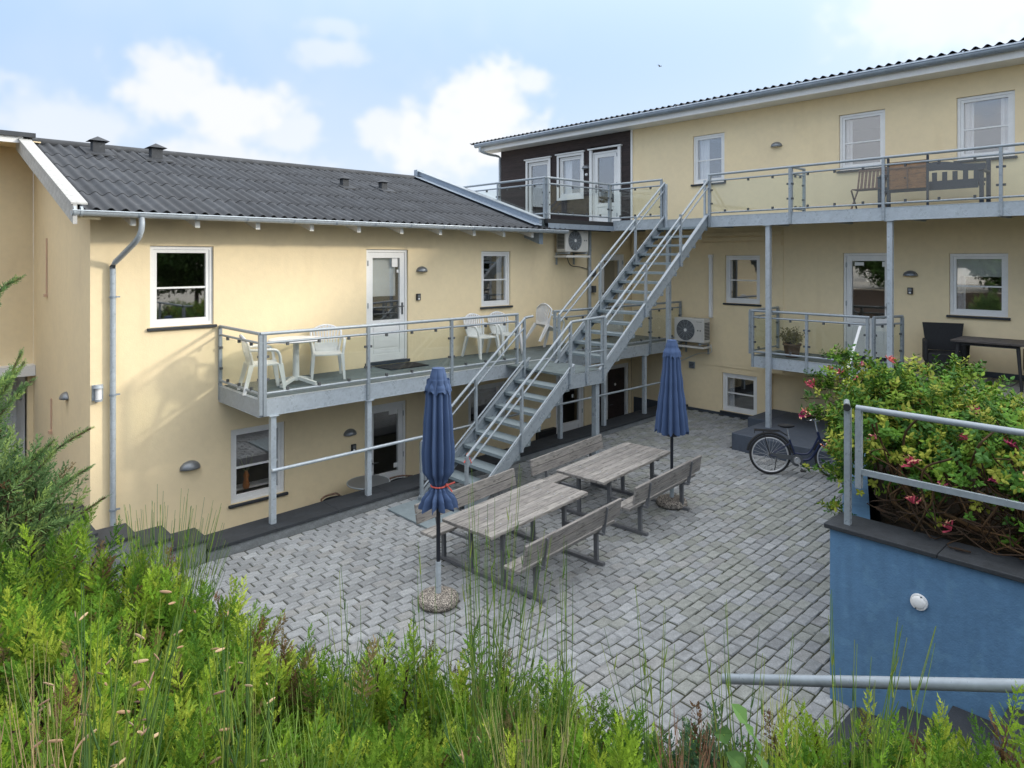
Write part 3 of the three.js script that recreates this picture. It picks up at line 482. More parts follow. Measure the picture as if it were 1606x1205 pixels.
// ---------------------------------------------------------------- yard, curb, basement walk, bank
const yard = new THREE.Group(); yard.name = 'courtyard'; yard.position.copy(V(9, 6, courtY(9))); scene.add(yard); tag(yard, 'grey paved courtyard between the wings', undefined, undefined, 'structure');
{
  const slope = Math.atan(0.026);
  // outline of the paving in u, v
  const poly = [[2.2, 9.42], [14.9, 9.42], [14.9, 7.1], [12.7, 7.0], [12.7, 4.75], [6.4, 2.45], [6.3, 1.9], [4.4, 1.9], [4.3, 3.4], [2.0, 6.9]];
  const inside = (u, v) => { let c = false; for (let i = 0, j = poly.length - 1; i < poly.length; j = i++) { const [a, b] = poly[i], [d, e] = poly[j]; if ((b > v) !== (e > v) && u < (d - a) * (v - b) / (e - b) + a) c = !c; } return c; };
  const s = new THREE.Shape(poly.map(([u, v]) => new THREE.Vector2(u - 9, v - 6)));
  const bed = new THREE.Mesh(boxUV(new THREE.ExtrudeGeometry(s, { depth: 0.3, bevelEnabled: false }).rotateX(-Math.PI / 2).translate(0, -0.312, 0)), M.joint);
  bed.name = 'joint_bed'; bed.rotation.z = slope; bed.receiveShadow = true; yard.add(bed);
  const lx = 0.208, lz = 0.138, gap = 0.009, hgt = 0.05, c = 0.011;
  function stone(k) {                                                // a tumbled block: chamfered top, slightly off square
    const R = rng(70 + k), j = () => (R() - 0.5) * 0.007, P = [], f = [];
    const ring = (w, d, y) => [[-w, -d], [w, -d], [w, d], [-w, d]].map(([x, z]) => [x + j(), y + (y > -0.02 ? (R() - 0.5) * 0.002 : 0), z + j()]);
    const a = ring(lx / 2 - gap / 2, lz / 2 - gap / 2, -hgt), b = ring(lx / 2 - gap / 2, lz / 2 - gap / 2, -c), t = ring(lx / 2 - gap / 2 - c, lz / 2 - gap / 2 - c, 0);
    P.push(...a, ...b, ...t); for (let r = 0; r < 2; r++) for (let i = 0; i < 4; i++) { const n = (i + 1) % 4, o = r * 4; f.push([o + i, o + 4 + i, o + n], [o + n, o + 4 + i, o + 4 + n]); }
    f.push([8, 10, 9], [8, 11, 10]);
    const g = new THREE.BufferGeometry(); g.setAttribute('position', new THREE.Float32BufferAttribute(f.flatMap(q => q.flatMap(i => P[i])), 3)); g.computeVertexNormals();
    const uvs = boxUV(g); const uv = uvs.attributes.uv; for (let i = 0; i < uv.count; i++) uv.setXY(i, uv.getX(i) + 0.37 * k, uv.getY(i) + 0.61 * k); return uvs;
  }
  const stones = [0, 1, 2, 3, 4, 5].map(stone), R = rng(21), all = [];
  for (let r = 0; r < 60; r++) for (let q = 0; q < 66; q++) {
    const u = 1.9 + (q + (r % 2) * 0.5) * lx, v = 1.95 + (r + 0.5) * lz;
    if (!inside(u, v)) continue;
    const t = R(), p = fbm(u * 1.3, v * 1.3, 64, 5, 3);
    let k = t < 0.22 ? 0 : t < 0.42 ? 1 : t < 0.58 ? 2 : t < 0.72 ? 3 : t < 0.82 ? 4 : t < 0.89 ? 5 : t < 0.96 ? 6 : 7;
    if (R() < 0.75 * sstep(0.35, 0.62, fbm(u * 0.9 + 3, v * 0.9, 64, 15, 4)) * sstep(6.5, 10.5, u + (7 - v) * 0.8)) k = R() < 0.6 ? 8 : 9;   // mossy blocks on the damp side
    all.push({ u, v, k, dist: u * Math.cos(YAW) + v * Math.sin(YAW), g: Math.floor(R() * 6), flip: R() < 0.5, dy: (R() - 0.5) * 0.009, rx: (R() - 0.5) * 0.02, rz: (R() - 0.5) * 0.02, tone: 0.9 + 0.25 * R() * 1 + 0.14 * (p - 0.5) });
  }
  const seen = all.filter(a => a.v > 3.1 && a.u + a.v * 0.75 > 7.4 || a.v > 7).sort((a, b) => a.dist - b.dist);
  const near = new Set(seen.slice(0, 300));
  const place = (a, o) => { o.position.set(a.u - 9, a.dy + (a.u - 9) * 0.026, -(a.v - 6)); o.rotation.set(a.rx, a.flip ? Math.PI : 0, slope + a.rz); };
  for (const a of near) { const m = new THREE.Mesh(stones[a.g], paverMats[a.k]); m.name = 'paver'; m.receiveShadow = m.castShadow = true; place(a, m); yard.add(m); }
  const rest = all.filter(a => !near.has(a)), im = new THREE.InstancedMesh(stones[0], mat([1, 1, 1], 0.88, { map: at(T.stone, 0.5), bumpMap: T.stoneBump, bumpScale: 0.004 }), rest.length), d = new THREE.Object3D();
  rest.forEach((a, i) => { place(a, d); d.updateMatrix(); im.setMatrixAt(i, d.matrix); im.setColorAt(i, L3(...PAVER[a.k].map(x => x * a.tone))); });
  im.name = 'pavers'; im.userData = { kind: 'stuff' }; im.castShadow = im.receiveShadow = true; yard.add(im);
}
{ // kerb wall along the basement walk, its slate capping in slabs, and the steps at its end
  const curb = thing('kerb_wall', 'low grey kerb wall with dark slate capping along the basement walk', 'kerb wall', V(8.5, 9.7, -5.0));
  const strip = (u0, u1, v0, v1, f0, f1) => prism([[u0, f0(u0) + EYE], [u1, f0(u1) + EYE], [u1, f1(u1) + EYE], [u0, f1(u0) + EYE]], v1 - v0).translate(0, 0, -v1);
  part('wall', strip(3.3, 14.88, 9.45, 9.93, () => -5.1, u => capY(u) - 0.042), M.concrete, curb);
  for (let i = 0; i < 12; i++) part('capping_slab', strip(3.3 + i * 0.965, 3.3 + (i + 1) * 0.965 - 0.005, 9.43, 9.95, u => capY(u) - 0.04, u => capY(u)), M.slate, curb);
  const st = thing('slate_steps', 'dark slate steps climbing along the yellow wall from the courtyard', 'steps', V(2.6, 9.9, -4.4));
  [[2.85, 3.28, -3.73], [2.42, 2.85, -3.585], [1.99, 2.42, -3.44], [1.56, 1.99, -3.295], [1.13, 1.56, -3.15]].forEach(([a, b, y]) => { part('step', [box(a, b - 0.003, 9.46, 9.9, -4.6, y - 0.045)], M.concrete, st); part('tread', [rbox(a - 0.02, b + 0.02, 9.42, 9.95, y - 0.042, y, 0.008)], M.slate, st); });
  const walk = structure('basement_walk', [box(1.0, 14.88, 9.93, 11.2, -5.2, -5.0)], M.concrete, 'sunken walk along the basement doors');
  const gs = thing('gable_steps', 'dark slate steps going down beside the yellow gable wall', 'steps', V(1.6, 13, -4.6));
  for (let i = 0; i < 7; i++) part('tread', rbox(1.35, 2.285, 11.35 + i * 0.42, 11.77 + i * 0.42, -3.75 - 0.12 * i, -3.6 - 0.12 * i, 0.01), M.slate, gs);
}
// ---------------------------------------------------------------- steel galleries and stairs
const fasciaC = (u0, u1, v0, v1, y0, y1) => [box(u0, u1, v0, v1, y0, y1)];
function channelU(u0, u1, v, y0, y1, out = -1) {                        // channel along u with flanges, web facing out (v side)
  return [box(u0, u1, v, v + 0.012, y0 + 0.012, y1 - 0.012), box(u0, u1, v - 0.004, v + 0.07, y0, y0 + 0.012), box(u0, u1, v - 0.004, v + 0.07, y1 - 0.012, y1)];
}
function channelV(v0, v1, u, y0, y1) { return [box(u, u + 0.012, v0, v1, y0 + 0.012, y1 - 0.012), box(u - 0.004, u + 0.07, v0, v1, y0, y0 + 0.012), box(u - 0.004, u + 0.07, v0, v1, y1 - 0.012, y1)]; }
const FL = -2.03;
{ // long balcony of the left wing
  const b = thing('balcony', 'long galvanised steel balcony with glass railing along the left wing wall', 'balcony', V(9.5, 10.4, -3.9));
  const deckMats = [0, 1, 2].map(i => mat([0.150 + 0.012 * i, 0.188 + 0.012 * i, 0.20 + 0.012 * i], 0.75, { map: at(T.stone, 0.8 + 0.1 * i), bumpMap: T.stoneBump, bumpScale: 0.001 })), R = rng(8);
  for (let i = 0; i < 8; i++) for (let k = 0; k < 4; k++) part('deck_plank', box(4.16 + k * 2.685, 4.16 + (k + 1) * 2.685 - 0.005, 9.72 + i * 0.183, 9.72 + (i + 1) * 0.183 - 0.004, FL - 0.04, FL), deckMats[Math.floor(R() * 3)], b);
  part('fascia', channelU(4.07, 14.88, 9.645, -2.28, -2.03), M.galv, b);
  part('fascia', channelV(9.66, 11.18, 4.07, -2.28, -2.03), M.galvDull, b);
  for (let i = 0; i < 7; i++) part('joist', box(5.4 + i * 1.45, 5.46 + i * 1.45, 9.72, 11.18, -2.22, -2.075), M.galvDull, b);
  railing(b, [4.09, 11.17], [4.09, 9.63], FL, [0, 1], { foot: -2.25, h: 0.95 });
  railing(b, [4.09, 9.63], [9.2, 9.63], FL, [0.012, 0.347, 0.68, 0.995], { foot: -2.27 });
  railing(b, [10.2, 9.63], [14.86, 9.63], FL, [0.01, 0.72, 0.995], { foot: -2.27 });
  for (const u of [4.29, 5.89, 10.45, 11.87, 13.38]) part('support_post', [box(u - 0.04, u + 0.04, 9.63, 9.71, capY(u), -2.28), box(u - 0.07, u + 0.07, 9.60, 9.74, -2.292, -2.28)], M.galv, b);
  part('guard_rail', cyl(V(4.25, 9.6, -3.07), V(6.97, 9.6, -3.05), 0.026, 12), M.galv, b);
  part('guard_rail', cyl(V(10.0, 9.6, -3.0), V(14.85, 9.6, -2.98), 0.022, 12), M.galv, b);
  part('guard_rail', cyl(V(6.99, 9.6, -3.05), V(10.0, 9.6, -3.0), 0.022, 12), M.galvDull, b);
  part('support_post', bar(V(6.97, 9.6, courtY(6.97)), V(6.97, 9.6, -3.06), 0.045, 0.045, new THREE.Vector3(1, 0, 0)), M.galv, b);
}
{ // straight steel stair with landing
  const s = thing('steel_staircase', 'galvanised open steel staircase rising in two flights from the courtyard', 'staircase', V(9.5, 8.6, courtY(9)));
  const va = 8.0, vb = 9.15;
  const flights = [{ u0: 6.5, y0: courtY(6.5), u1: 8.9, y1: FL, n: 10 }, { u0: 9.82, y0: FL, u1: 13.4, y1: 0.9, n: 15 }];
  flights.forEach((f, fi) => {
    const rise = (f.y1 - f.y0) / f.n, go = (f.u1 - f.u0) / f.n, sl = (f.y1 - f.y0) / (f.u1 - f.u0);
    for (const v of [va, vb]) {
      const o = v === va ? 0 : -0.01;
      const sh = (du0, du1, lo, hi) => [[f.u0 + du0, f.y0 + sl * du0 + lo + EYE], [f.u1 + du1, f.y1 + sl * du1 + lo + EYE], [f.u1 + du1, f.y1 + sl * du1 + hi + EYE], [f.u0 + du0, f.y0 + sl * du0 + hi + EYE]];
      const q = sh(fi ? -0.10 : 0.02, fi ? 0 : 0.12, -0.16, 0.09); if (!fi) { q[0] = [f.u0 + 0.20, f.y0 + EYE + 0.004]; q.push([f.u0 - 0.06, f.y0 + EYE + 0.004]); }
      part('stringer', [prism(q, 0.012).translate(0, 0, -v - 0.006), prism(sh(fi ? -0.10 : 0.0, fi ? 0 : 0.12, 0.078, 0.09), 0.05).translate(0, 0, -v - (v === va ? 0.056 : -0.006)), prism(sh(fi ? -0.10 : 0.2, fi ? 0 : 0.12, -0.16, -0.148), 0.05).translate(0, 0, -v - (v === va ? 0.056 : -0.006))], M.rail, s);
    }
    for (let k = 1; k < f.n; k++) {
      const u = f.u0 + k * go, y = f.y0 + k * rise;
      part('tread', [box(u - 0.03, u + go + 0.01, va + 0.012, vb - 0.012, y - 0.004, y), box(u - 0.03, u - 0.024, va + 0.012, vb - 0.012, y - 0.05, y - 0.0045), box(u + go + 0.004, u + go + 0.01, va + 0.012, vb - 0.012, y - 0.05, y - 0.0045), box(u - 0.02, u + go, va + 0.012, va + 0.018, y - 0.09, y - 0.0045), box(u - 0.02, u + go, vb - 0.018, vb - 0.012, y - 0.09, y - 0.0045)], M.tread, s);
    }
    const bolts = []; for (let k = 1; k < f.n; k++) for (const du of [0.05, 0.17]) bolts.push(cyl(V(f.u0 + k * go + du, va - 0.008, f.y0 + k * rise - 0.05), V(f.u0 + k * go + du, va - 0.016, f.y0 + k * rise - 0.05), 0.013, 6));
    part('bolts', bolts, M.galvDull, s).userData = { kind: 'stuff' };
    for (const v of [va, vb]) {
      const e0 = fi ? 0 : 0.05, e1 = fi ? 0 : 0;
      const pts = fi ? [0, 0.35, 0.69, 1] : [0.02, 0.5, 0.99];
      for (const t of pts) { const u = f.u0 + (f.u1 - f.u0) * t, y = f.y0 + (f.y1 - f.y0) * t; part('post', bar(V(u, v - 0.03, Math.max(y - 0.14, courtY(u))), V(u, v - 0.03, y + 0.93 + (fi && t === 1 ? -0.1 : 0)), 0.045, 0.045, new THREE.Vector3(1, 0, 0)), M.rail, s); }
      for (const [h, r] of [[0.93, 0.024], [0.77, 0.017], [0.17, 0.016]]) part(h > 0.9 ? 'handrail' : 'rail', cyl(V(f.u0 + e0, v - 0.03, f.y0 + sl * e0 + h), V(f.u1, v - 0.03, f.y1 + h + (fi ? -0.08 : 0)), r, 10), M.rail, s);
    }
  });
  part('landing', [box(8.9, 9.9, va + 0.01, 9.64, FL - 0.04, FL)], M.deck, s);
  for (const v of [va, vb]) part('handrail', cyl(V(8.9, v - 0.03, FL + 0.93), V(v === va ? 9.32 : 9.1, v - 0.03, -1.08), 0.024, 10), M.rail, s);
  part('landing_edge', channelU(8.86, 9.86, va - 0.012, FL - 0.24, FL - 0.0), M.rail, s);
  const fr = sub('landing_rail', s);
  part('post', [bar(V(9.32, va - 0.03, FL - 0.2), V(9.32, va - 0.03, -1.08), 0.05, 0.05, new THREE.Vector3(1, 0, 0)), bar(V(9.79, va - 0.03, FL - 0.2), V(9.79, va - 0.03, -1.06), 0.05, 0.05, new THREE.Vector3(1, 0, 0))], M.rail, fr);
  part('rail', [cyl(V(9.3, va - 0.03, -1.08), V(9.8, va - 0.03, -1.06), 0.024, 10), cyl(V(9.33, va - 0.03, FL + 0.1), V(9.78, va - 0.03, FL + 0.1), 0.022, 10), cyl(V(9.4, va - 0.03, FL + 0.1), V(9.4, va - 0.03, -1.08), 0.018, 8), cyl(V(9.72, va - 0.03, FL + 0.1), V(9.72, va - 0.03, -1.08), 0.018, 8), cyl(V(9.34, va - 0.03, FL + 0.36), V(9.77, va - 0.03, FL + 0.36), 0.016, 8)], M.rail, fr);
  part('support_post', [box(9.62, 9.72, va + 0.02, va + 0.12, courtY(9.67) + 0.002, FL - 0.24)], M.rail, s);
  part('foot_plate', prism([[5.95, courtY(5.95) + 0.006 + EYE], [6.7, courtY(6.7) + 0.006 + EYE], [6.7, courtY(6.7) + 0.03 + EYE], [5.95, courtY(5.95) + 0.03 + EYE]], 1.25).translate(0, 0, -9.2), M.tread, s);
}
{ // gallery of the right wing at the upper storey, with the roof terrace round the corner
  const g = thing('gallery', 'galvanised upper gallery with glass railing along the right building and roof terrace', 'balcony', V(13.5, 5, -3.8));
  const TF = 0.9, R = rng(9);
  for (let i = 0; i < 8; i++) for (let k = 0; k < 5; k++) part('deck_plank', box(13.47 + i * 0.178, 13.47 + (i + 1) * 0.178 - 0.004, -8.6 + k * 3.86, -8.6 + (k + 1) * 3.86 - 0.005, TF - 0.04, TF), M.deck, g);
  part('fascia', channelV(-8.6, 7.99, 13.385, 0.69, 0.93), M.galv, g);
  part('fascia', channelV(9.14, 10.62, 13.385, 0.69, 0.93), M.galv, g);
  part('fascia', channelV(7.99, 9.14, 13.40, 0.70, 0.90), M.galvDull, g);
  for (let i = 0; i < 14; i++) part('joist', box(13.46, 14.86, -8.0 + i * 1.35, -7.94 + i * 1.35, 0.72, 0.855), M.galvDull, g);
  const y = TF - 0.02;
  railing(g, [13.38, 7.97], [13.38, -2.6], TF, [0.003, 0.172, 0.335, 0.502, 0.67, 0.838, 0.998], { h: 0.93, low: 0.1, foot: 0.70 });
  railing(g, [13.38, 10.70], [13.38, 9.17], TF, [0.005, 0.99], { h: 0.93, low: 0.1, foot: 0.70 });
  part('post', bar(V(13.38, 9.06, 0.70), V(13.38, 9.06, 1.72), 0.045, 0.045, new THREE.Vector3(1, 0, 0)), M.galv, g);
  part('post', bar(V(13.38, 8.06, 0.70), V(13.38, 8.06, 1.72), 0.045, 0.045, new THREE.Vector3(1, 0, 0)), M.galv, g);
  railing(g, [13.38, 6.13], [13.98, 6.13], TF, [0.02, 0.98], { h: 0.93, low: 0.1, foot: 0.9 });
  for (const [u, v, y0] of [[13.46, 6.64, -3.46], [13.46, 4.34, -2.2], [13.46, 9.05, -2.02], [13.46, 2.0, -2.2]]) part('support_post', [box(u - 0.045, u + 0.045, v - 0.045, v + 0.045, y0, 0.69), box(u - 0.08, u + 0.08, v - 0.08, v + 0.08, 0.678, 0.689)], M.galv, g);
  // roof terrace over the left wing
  part('terrace_floor', box(11.0, 13.46, 10.72, 16.3, 0.72, 0.885), M.deck, g);
  part('terrace_floor', box(13.46, 14.87, 10.72, 16.3, 0.72, 0.885), M.deck, g);
  part('terrace_edge', [box(11.05, 13.38, 10.60, 10.715, 0.80, 0.90), box(11.08, 13.36, 10.66, 10.715, 0.66, 0.795)], M.dark, g);
  part('terrace_flashing', box(11.06, 13.385, 10.585, 10.598, 0.68, 0.80), M.lead, g);
  railing(g, [11.08, 13.9], [11.08, 10.68], TF, [0.05, 0.5, 0.985], { h: 0.93, low: 0.12, foot: 0.9 });
  railing(g, [11.10, 10.68], [13.36, 10.68], TF, [0.012, 0.985], { h: 0.93, low: 0.12, foot: 0.86 });
  const sl = 0.32, ry = v => 0.69 + sl * (v - 10.6);
  const pr = (lo, hi, u0, u1, a, b) => prism([[-b, ry(b) + lo + EYE], [-a, ry(a) + lo + EYE], [-a, ry(a) + hi + EYE], [-b, ry(b) + hi + EYE]], u1 - u0).rotateY(-Math.PI / 2).translate(u1, 0, 0);
  part('parapet', pr(-0.4, 0.17, 10.90, 11.02, 10.72, 15.35), M.lead, g);
  part('parapet_cap', pr(0.172, 0.19, 10.86, 11.06, 10.70, 15.4), M.galvDull, g);
  part('valley_flashing', pr(0.045, 0.055, 10.66, 10.90, 10.62, 15.3), M.lead, g);
  part('parapet_end', [box(10.84, 11.08, 15.3, 15.45, 2.05, 2.42)], M.lead, g);
  part('roof_edge', [box(11.02, 14.86, 16.2, 16.5, 0.7, 1.75)], M.clad, g);
}
{ // small balcony at the ground floor door
  const b = thing('small_balcony', 'short galvanised balcony in front of the white door with glass railing', 'balcony', V(14.2, 5.9, -2.3));
  part('deck', box(13.62, 14.87, 4.75, 7.02, FL - 0.05, FL - 0.02), M.deck, b);
  part('fascia', channelV(4.7, 7.06, 13.54, -2.27, -2.04), M.galv, b);
  part('fascia', channelU(13.62, 14.86, 7.03, -2.27, -2.04).map(q => q.rotateY(0)), M.galvDull, b);
  railing(b, [13.54, 7.06], [13.54, 4.72], FL, [0.015, 0.5, 0.985], { foot: -2.27, h: 0.94 });
  railing(b, [13.56, 7.10], [14.85, 7.10], FL, [0.01, 0.99], { foot: -2.0, h: 0.94 });
  railing(b, [13.56, 4.66], [14.3, 4.40], FL, [0.01, 0.99], { foot: -2.0, h: 0.94, glass: true });
  part('brace', bar(V(13.45, 4.85, -1.25), V(12.9, 4.95, -2.3), 0.05, 0.012), M.white, b);
}
// ---------------------------------------------------------------- slab under the balcony, terrace, blue retaining wall, steps
tag(part('concrete_slab', [rbox(12.52, 15.19, 4.9, 6.95, -4.3, -3.46, 0.02), rbox(14.0, 15.19, 6.95, 7.39, -4.3, -3.46, 0.02)], M.slab), 'blue grey painted concrete slab under the small balcony behind the bicycle', 'slab');
{
  const bw = thing('retaining_wall', 'blue painted retaining wall with dark slate coping and tube railing', 'wall', V(6.5, -0.5, -4.2));
  part('wall', [box(6.31, 6.61, -4, 2.535, -4.3, -2.425)], M.blue, bw);
  part('wall', bar(V(6.55, 2.40, -3.35), V(12.5, 4.60, -3.35), 0.24, 1.82), M.blue, bw);
  part('wall', bar(V(12.42, 4.60, -3.35), V(14.88, 4.72, -3.35), 0.2, 2.3), M.stucco, bw);
  for (let i = 0; i < 7; i++) part('coping', rbox(6.27, 6.67, 2.575 - (i + 1) * 0.9 + 0.004, 2.575 - i * 0.9, -2.422, -2.38, 0.008), M.slate, bw);
  const rl = sub('railing', bw), X1 = new THREE.Vector3(1, 0, 0), ru = 6.40;
  part('post', [bar(V(ru, 2.414, -2.38), V(ru, 2.414, -1.34), 0.05, 0.05, X1)], M.rail, rl);
  part('post', [bar(V(ru, 2.32, -2.03), V(ru, 2.32, -1.34), 0.05, 0.05, X1)], M.rail, rl);
  part('post', [bar(V(ru, 0.2, -2.38), V(ru, 0.2, -1.34), 0.05, 0.05, X1)], M.rail, rl);
  part('handrail', cyl(V(ru, 2.34, -1.325), V(ru, -3.5, -1.325), 0.027, 14), M.rail, rl);
  part('handrail', cyl(V(ru - 0.02, 2.414, -1.325), V(ru + 0.2, 2.50, -1.325), 0.027, 14), M.rail, rl);
  part('end_cap', cyl(V(ru - 0.06, 2.40, -1.325), V(ru - 0.02, 2.414, -1.325), 0.032, 14), M.dark, rl);
  part('rail', bar(V(ru, 2.34, -1.885), V(ru, -3.5, -1.885), 0.03, 0.05), M.rail, rl);
  const lv = 1.815, ly = -2.826, lu = 6.31, lamp = thing('bulkhead_light', 'round white bulkhead light on the blue retaining wall', 'lamp', wp('R', lv, ly, 0.01, lu));
  part('base', new THREE.CylinderGeometry(0.062, 0.066, 0.022, 26).rotateZ(Math.PI / 2).translate(lu - 0.013, ly + EYE, -lv), M.white, lamp);
  part('cover', new THREE.SphereGeometry(0.052, 22, 10, 0, Math.PI * 2, 0, Math.PI / 2).scale(1, 0.35, 1).rotateZ(Math.PI / 2).translate(lu - 0.024, ly + EYE, -lv), M.white, lamp);
  part('screws', [[0.05, 0.02], [-0.05, -0.02]].map(([a, b]) => new THREE.SphereGeometry(0.007, 8, 6).translate(lu - 0.026, ly + a + EYE, -lv + b)), M.darkGrey, lamp);
  const st = thing('garden_steps', 'dark slate steps climbing beside the blue retaining wall', 'steps', V(5.4, 0.8, -4.2));
  for (let i = 0; i < 9; i++) { const v1 = 2.29 - 0.37 * i, y = -3.92 + 0.18 * i; part('step', box(4.7, 6.302, v1 - 0.37, v1 - 0.004, -4.4, y - 0.045), M.slab, st); part('tread', rbox(4.68, 6.304, v1 - 0.40, v1 + 0.025, y - 0.043, y, 0.008), M.slate, st); }
  const hr = thing('stair_handrail', 'thick galvanised tube handrail over the garden steps', 'handrail', V(4.5, 1.7, -4));
  part('tube', cyl(V(4.5, 2.56, -3.035), V(4.5, -0.6, -1.69), 0.034, 18), M.rail, hr);
  
  part('post', [cyl(V(4.5, -0.1, -3.4), V(4.5, -0.1, -1.95), 0.024, 12)], M.galv, hr);
  // terrace beyond the wall: earth under the planting and pavers by the house
  const terr = new THREE.Group(); terr.name = 'terrace'; terr.position.copy(V(12, 2, -2.2)); scene.add(terr); tag(terr, 'paved terrace in front of the ground floor', undefined, undefined, 'structure');
  const sh = new THREE.Shape([[6.6, -8.8], [14.88, -8.8], [14.88, 4.69], [12.3, 4.45], [6.75, 2.2]].map(([a, b]) => new THREE.Vector2(a, b)));
  part('earth', new THREE.ExtrudeGeometry(sh, { depth: 1.6, bevelEnabled: false }).rotateX(-Math.PI / 2).translate(0, -4.22 + EYE, 0), M.soil, terr);
  part('bed', new THREE.ExtrudeGeometry(new THREE.Shape([[10.0, -8], [14.88, -8], [14.88, 4.4], [12.4, 4.35], [10.0, 3.4]].map(([a, b]) => new THREE.Vector2(a, b))), { depth: 0.42, bevelEnabled: false }).rotateX(-Math.PI / 2).translate(0, -2.62 + EYE, 0), M.joint, terr);
  const sg = new RoundedBoxGeometry(0.292, 0.05, 0.192, 1, 0.008), R = rng(33), q = where(terr); boxUV(sg); let n = 0;
  const tm = [0, 1, 2].map(i => mat([0.20 + 0.03 * i, 0.195 + 0.03 * i, 0.18 + 0.03 * i], 0.9, { map: at(T.stone, 0.5 + 0.1 * i), bumpMap: T.stoneBump, bumpScale: 0.004 }));
  for (let i = 0; i < 14; i++) for (let k = 0; k < 16; k++) { const u = 10.75 + i * 0.3, v = 4.25 - k * 0.2 - 0.1; if (v > 0.4017 * u - 0.75) continue; const m = new THREE.Mesh(sg, tm[Math.floor(R() * 3)]), w = V(u, v, -2.2 + (u - 10.2) * 0.0064 + (R() - 0.5) * 0.004); m.name = 'paver'; m.receiveShadow = true; m.position.set(w.x - q.x, w.y - q.y, w.z - q.z); m.rotation.y = R() * 0.02; terr.add(m); }
}
// ---------------------------------------------------------------- fittings on the walls
function shellLamp(side, a, y, plane, label, w = 0.13) {
  const t = thing('wall_lamp', label, 'lamp', wp(side, a, y, 0.01, plane), 'half moon wall lamps');
  const dome = new THREE.SphereGeometry(1, 26, 12, 0, Math.PI, 0, Math.PI / 2).scale(w, w * 0.78, 0.105), rim = new THREE.CylinderGeometry(1, 1, 0.12, 26, 1, false, -Math.PI / 2, Math.PI).scale(w, w * 0.1, 0.105).translate(0, -0.006, 0);
  const under = new THREE.CircleGeometry(1, 24, 0, Math.PI).rotateX(Math.PI / 2).scale(w * 0.94, 1, 0.098).translate(0, -0.01, 0);
  const p = wp(side, a, y - 0.05, 0.004, plane), put = g => (side === 'L' ? g : g.rotateY(-Math.PI / 2)).translate(p.x, p.y, p.z);
  part('shade', [put(dome), put(rim)], M.lampGrey, t); part('diffuser', put(under), M.white, t);
  return t;
}
shellLamp('L', 8.04, -0.20, V0, 'grey half moon lamp beside the upper door of the left wing');
shellLamp('L', 6.43, -3.17, V0, 'grey half moon lamp beside the basement door under the long balcony');
shellLamp('L', 3.64, -3.21, V0, 'grey half moon lamp low on the sunlit wall left of the basement window', 0.155);
shellLamp('R', 4.44, -0.28, U0, 'grey half moon lamp beside the ground floor door of the right building');
shellLamp('R', 7.16, 2.58, U0, 'grey half moon lamp on the top storey between two windows');
shellLamp('R', 12.76, 2.62, U0 - 0.02, 'grey half moon lamp on the brown boards beside the terrace door');
shellLamp('R', 12.75, -2.16, 2.29, 'grey half moon lamp on the gable wall near the juniper');
shellLamp('R', 16.6, -2.72, 2.2, 'dark half moon lamp inside the open passage');
function intercom(side, a, y, plane, label) {
  const t = thing('intercom', label, 'intercom', wp(side, a, y, 0.01, plane), 'door intercoms'), b = (a0, a1, y0, y1, n0, n1) => wb(side, a + a0, a + a1, y + y0, y + y1, n0, n1, plane);
  part('housing', b(-0.045, 0.045, -0.065, 0.065, 0.002, 0.04), M.dark, t);
  part('face', b(-0.03, 0.03, -0.005, 0.05, 0.0405, 0.045), M.lampGrey, t);
  part('button', b(-0.02, 0.02, -0.05, -0.018, 0.0405, 0.046), M.white, t);
}
intercom('L', 7.95, -0.76, V0, 'small dark intercom under the lamp by the upper left wing door');
intercom('L', 6.5, -3.48, V0, 'small dark intercom under the lamp by the basement door');
intercom('R', 4.44, -0.63, U0, 'small dark intercom under the lamp by the ground floor right door');
{ const t = thing('sensor', 'small white motion sensor on the brown boards below the lamp', 'sensor', wp('R', 12.74, 2.39, 0.03)); part('body', cyl(wp('R', 12.74, 2.39, 0.012), wp('R', 12.74, 2.39, 0.05), 0.04, 16), M.white, t); part('eye', new THREE.SphereGeometry(0.03, 14, 10).translate(...wp('R', 12.74, 2.385, 0.055).toArray()), M.white, t); }
{ const t = thing('corner_lantern', 'small silver and white lantern on the house corner by the downpipe', 'lamp', wp('L', 2.38, -1.92, 0.01));
  part('backplate', wb('L', 2.31, 2.45, -2.02, -1.80, 0.002, 0.02), M.galvDull, t); part('hood', cyl(wp('L', 2.38, -1.84, 0.07), wp('L', 2.38, -1.795, 0.07), 0.065, 18, 0.045), M.galvDull, t); part('bulb_glass', cyl(wp('L', 2.38, -2.0, 0.07), wp('L', 2.38, -1.842, 0.07), 0.04, 16), M.white, t); part('foot', cyl(wp('L', 2.38, -2.03, 0.07), wp('L', 2.38, -2.002, 0.07), 0.05, 16), M.galvDull, t); }
{ const t = thing('alarm_box', 'small square grey wall vent below the air conditioner', 'vent', wp('R', 9.32, -2.63, 0)); part('frame', wb('R', 9.24, 9.40, -2.71, -2.55, 0.018, 0.04), M.galvDull, t); for (let i = 0; i < 4; i++) part('slat', wb('R', 9.26, 9.38, -2.695 + i * 0.035, -2.675 + i * 0.035, 0.041, 0.05), M.darkGrey, t); }
{ const t = thing('wall_bracket', 'short rusty angle bracket on the right building wall', 'bracket', wp('R', 9.68, -2.99, 0)); part('arm', [wb('R', 9.6, 9.76, -3.01, -2.97, 0.018, 0.3), wb('R', 9.66, 9.70, -3.13, -3.01, 0.018, 0.05)], M.teak, t); }
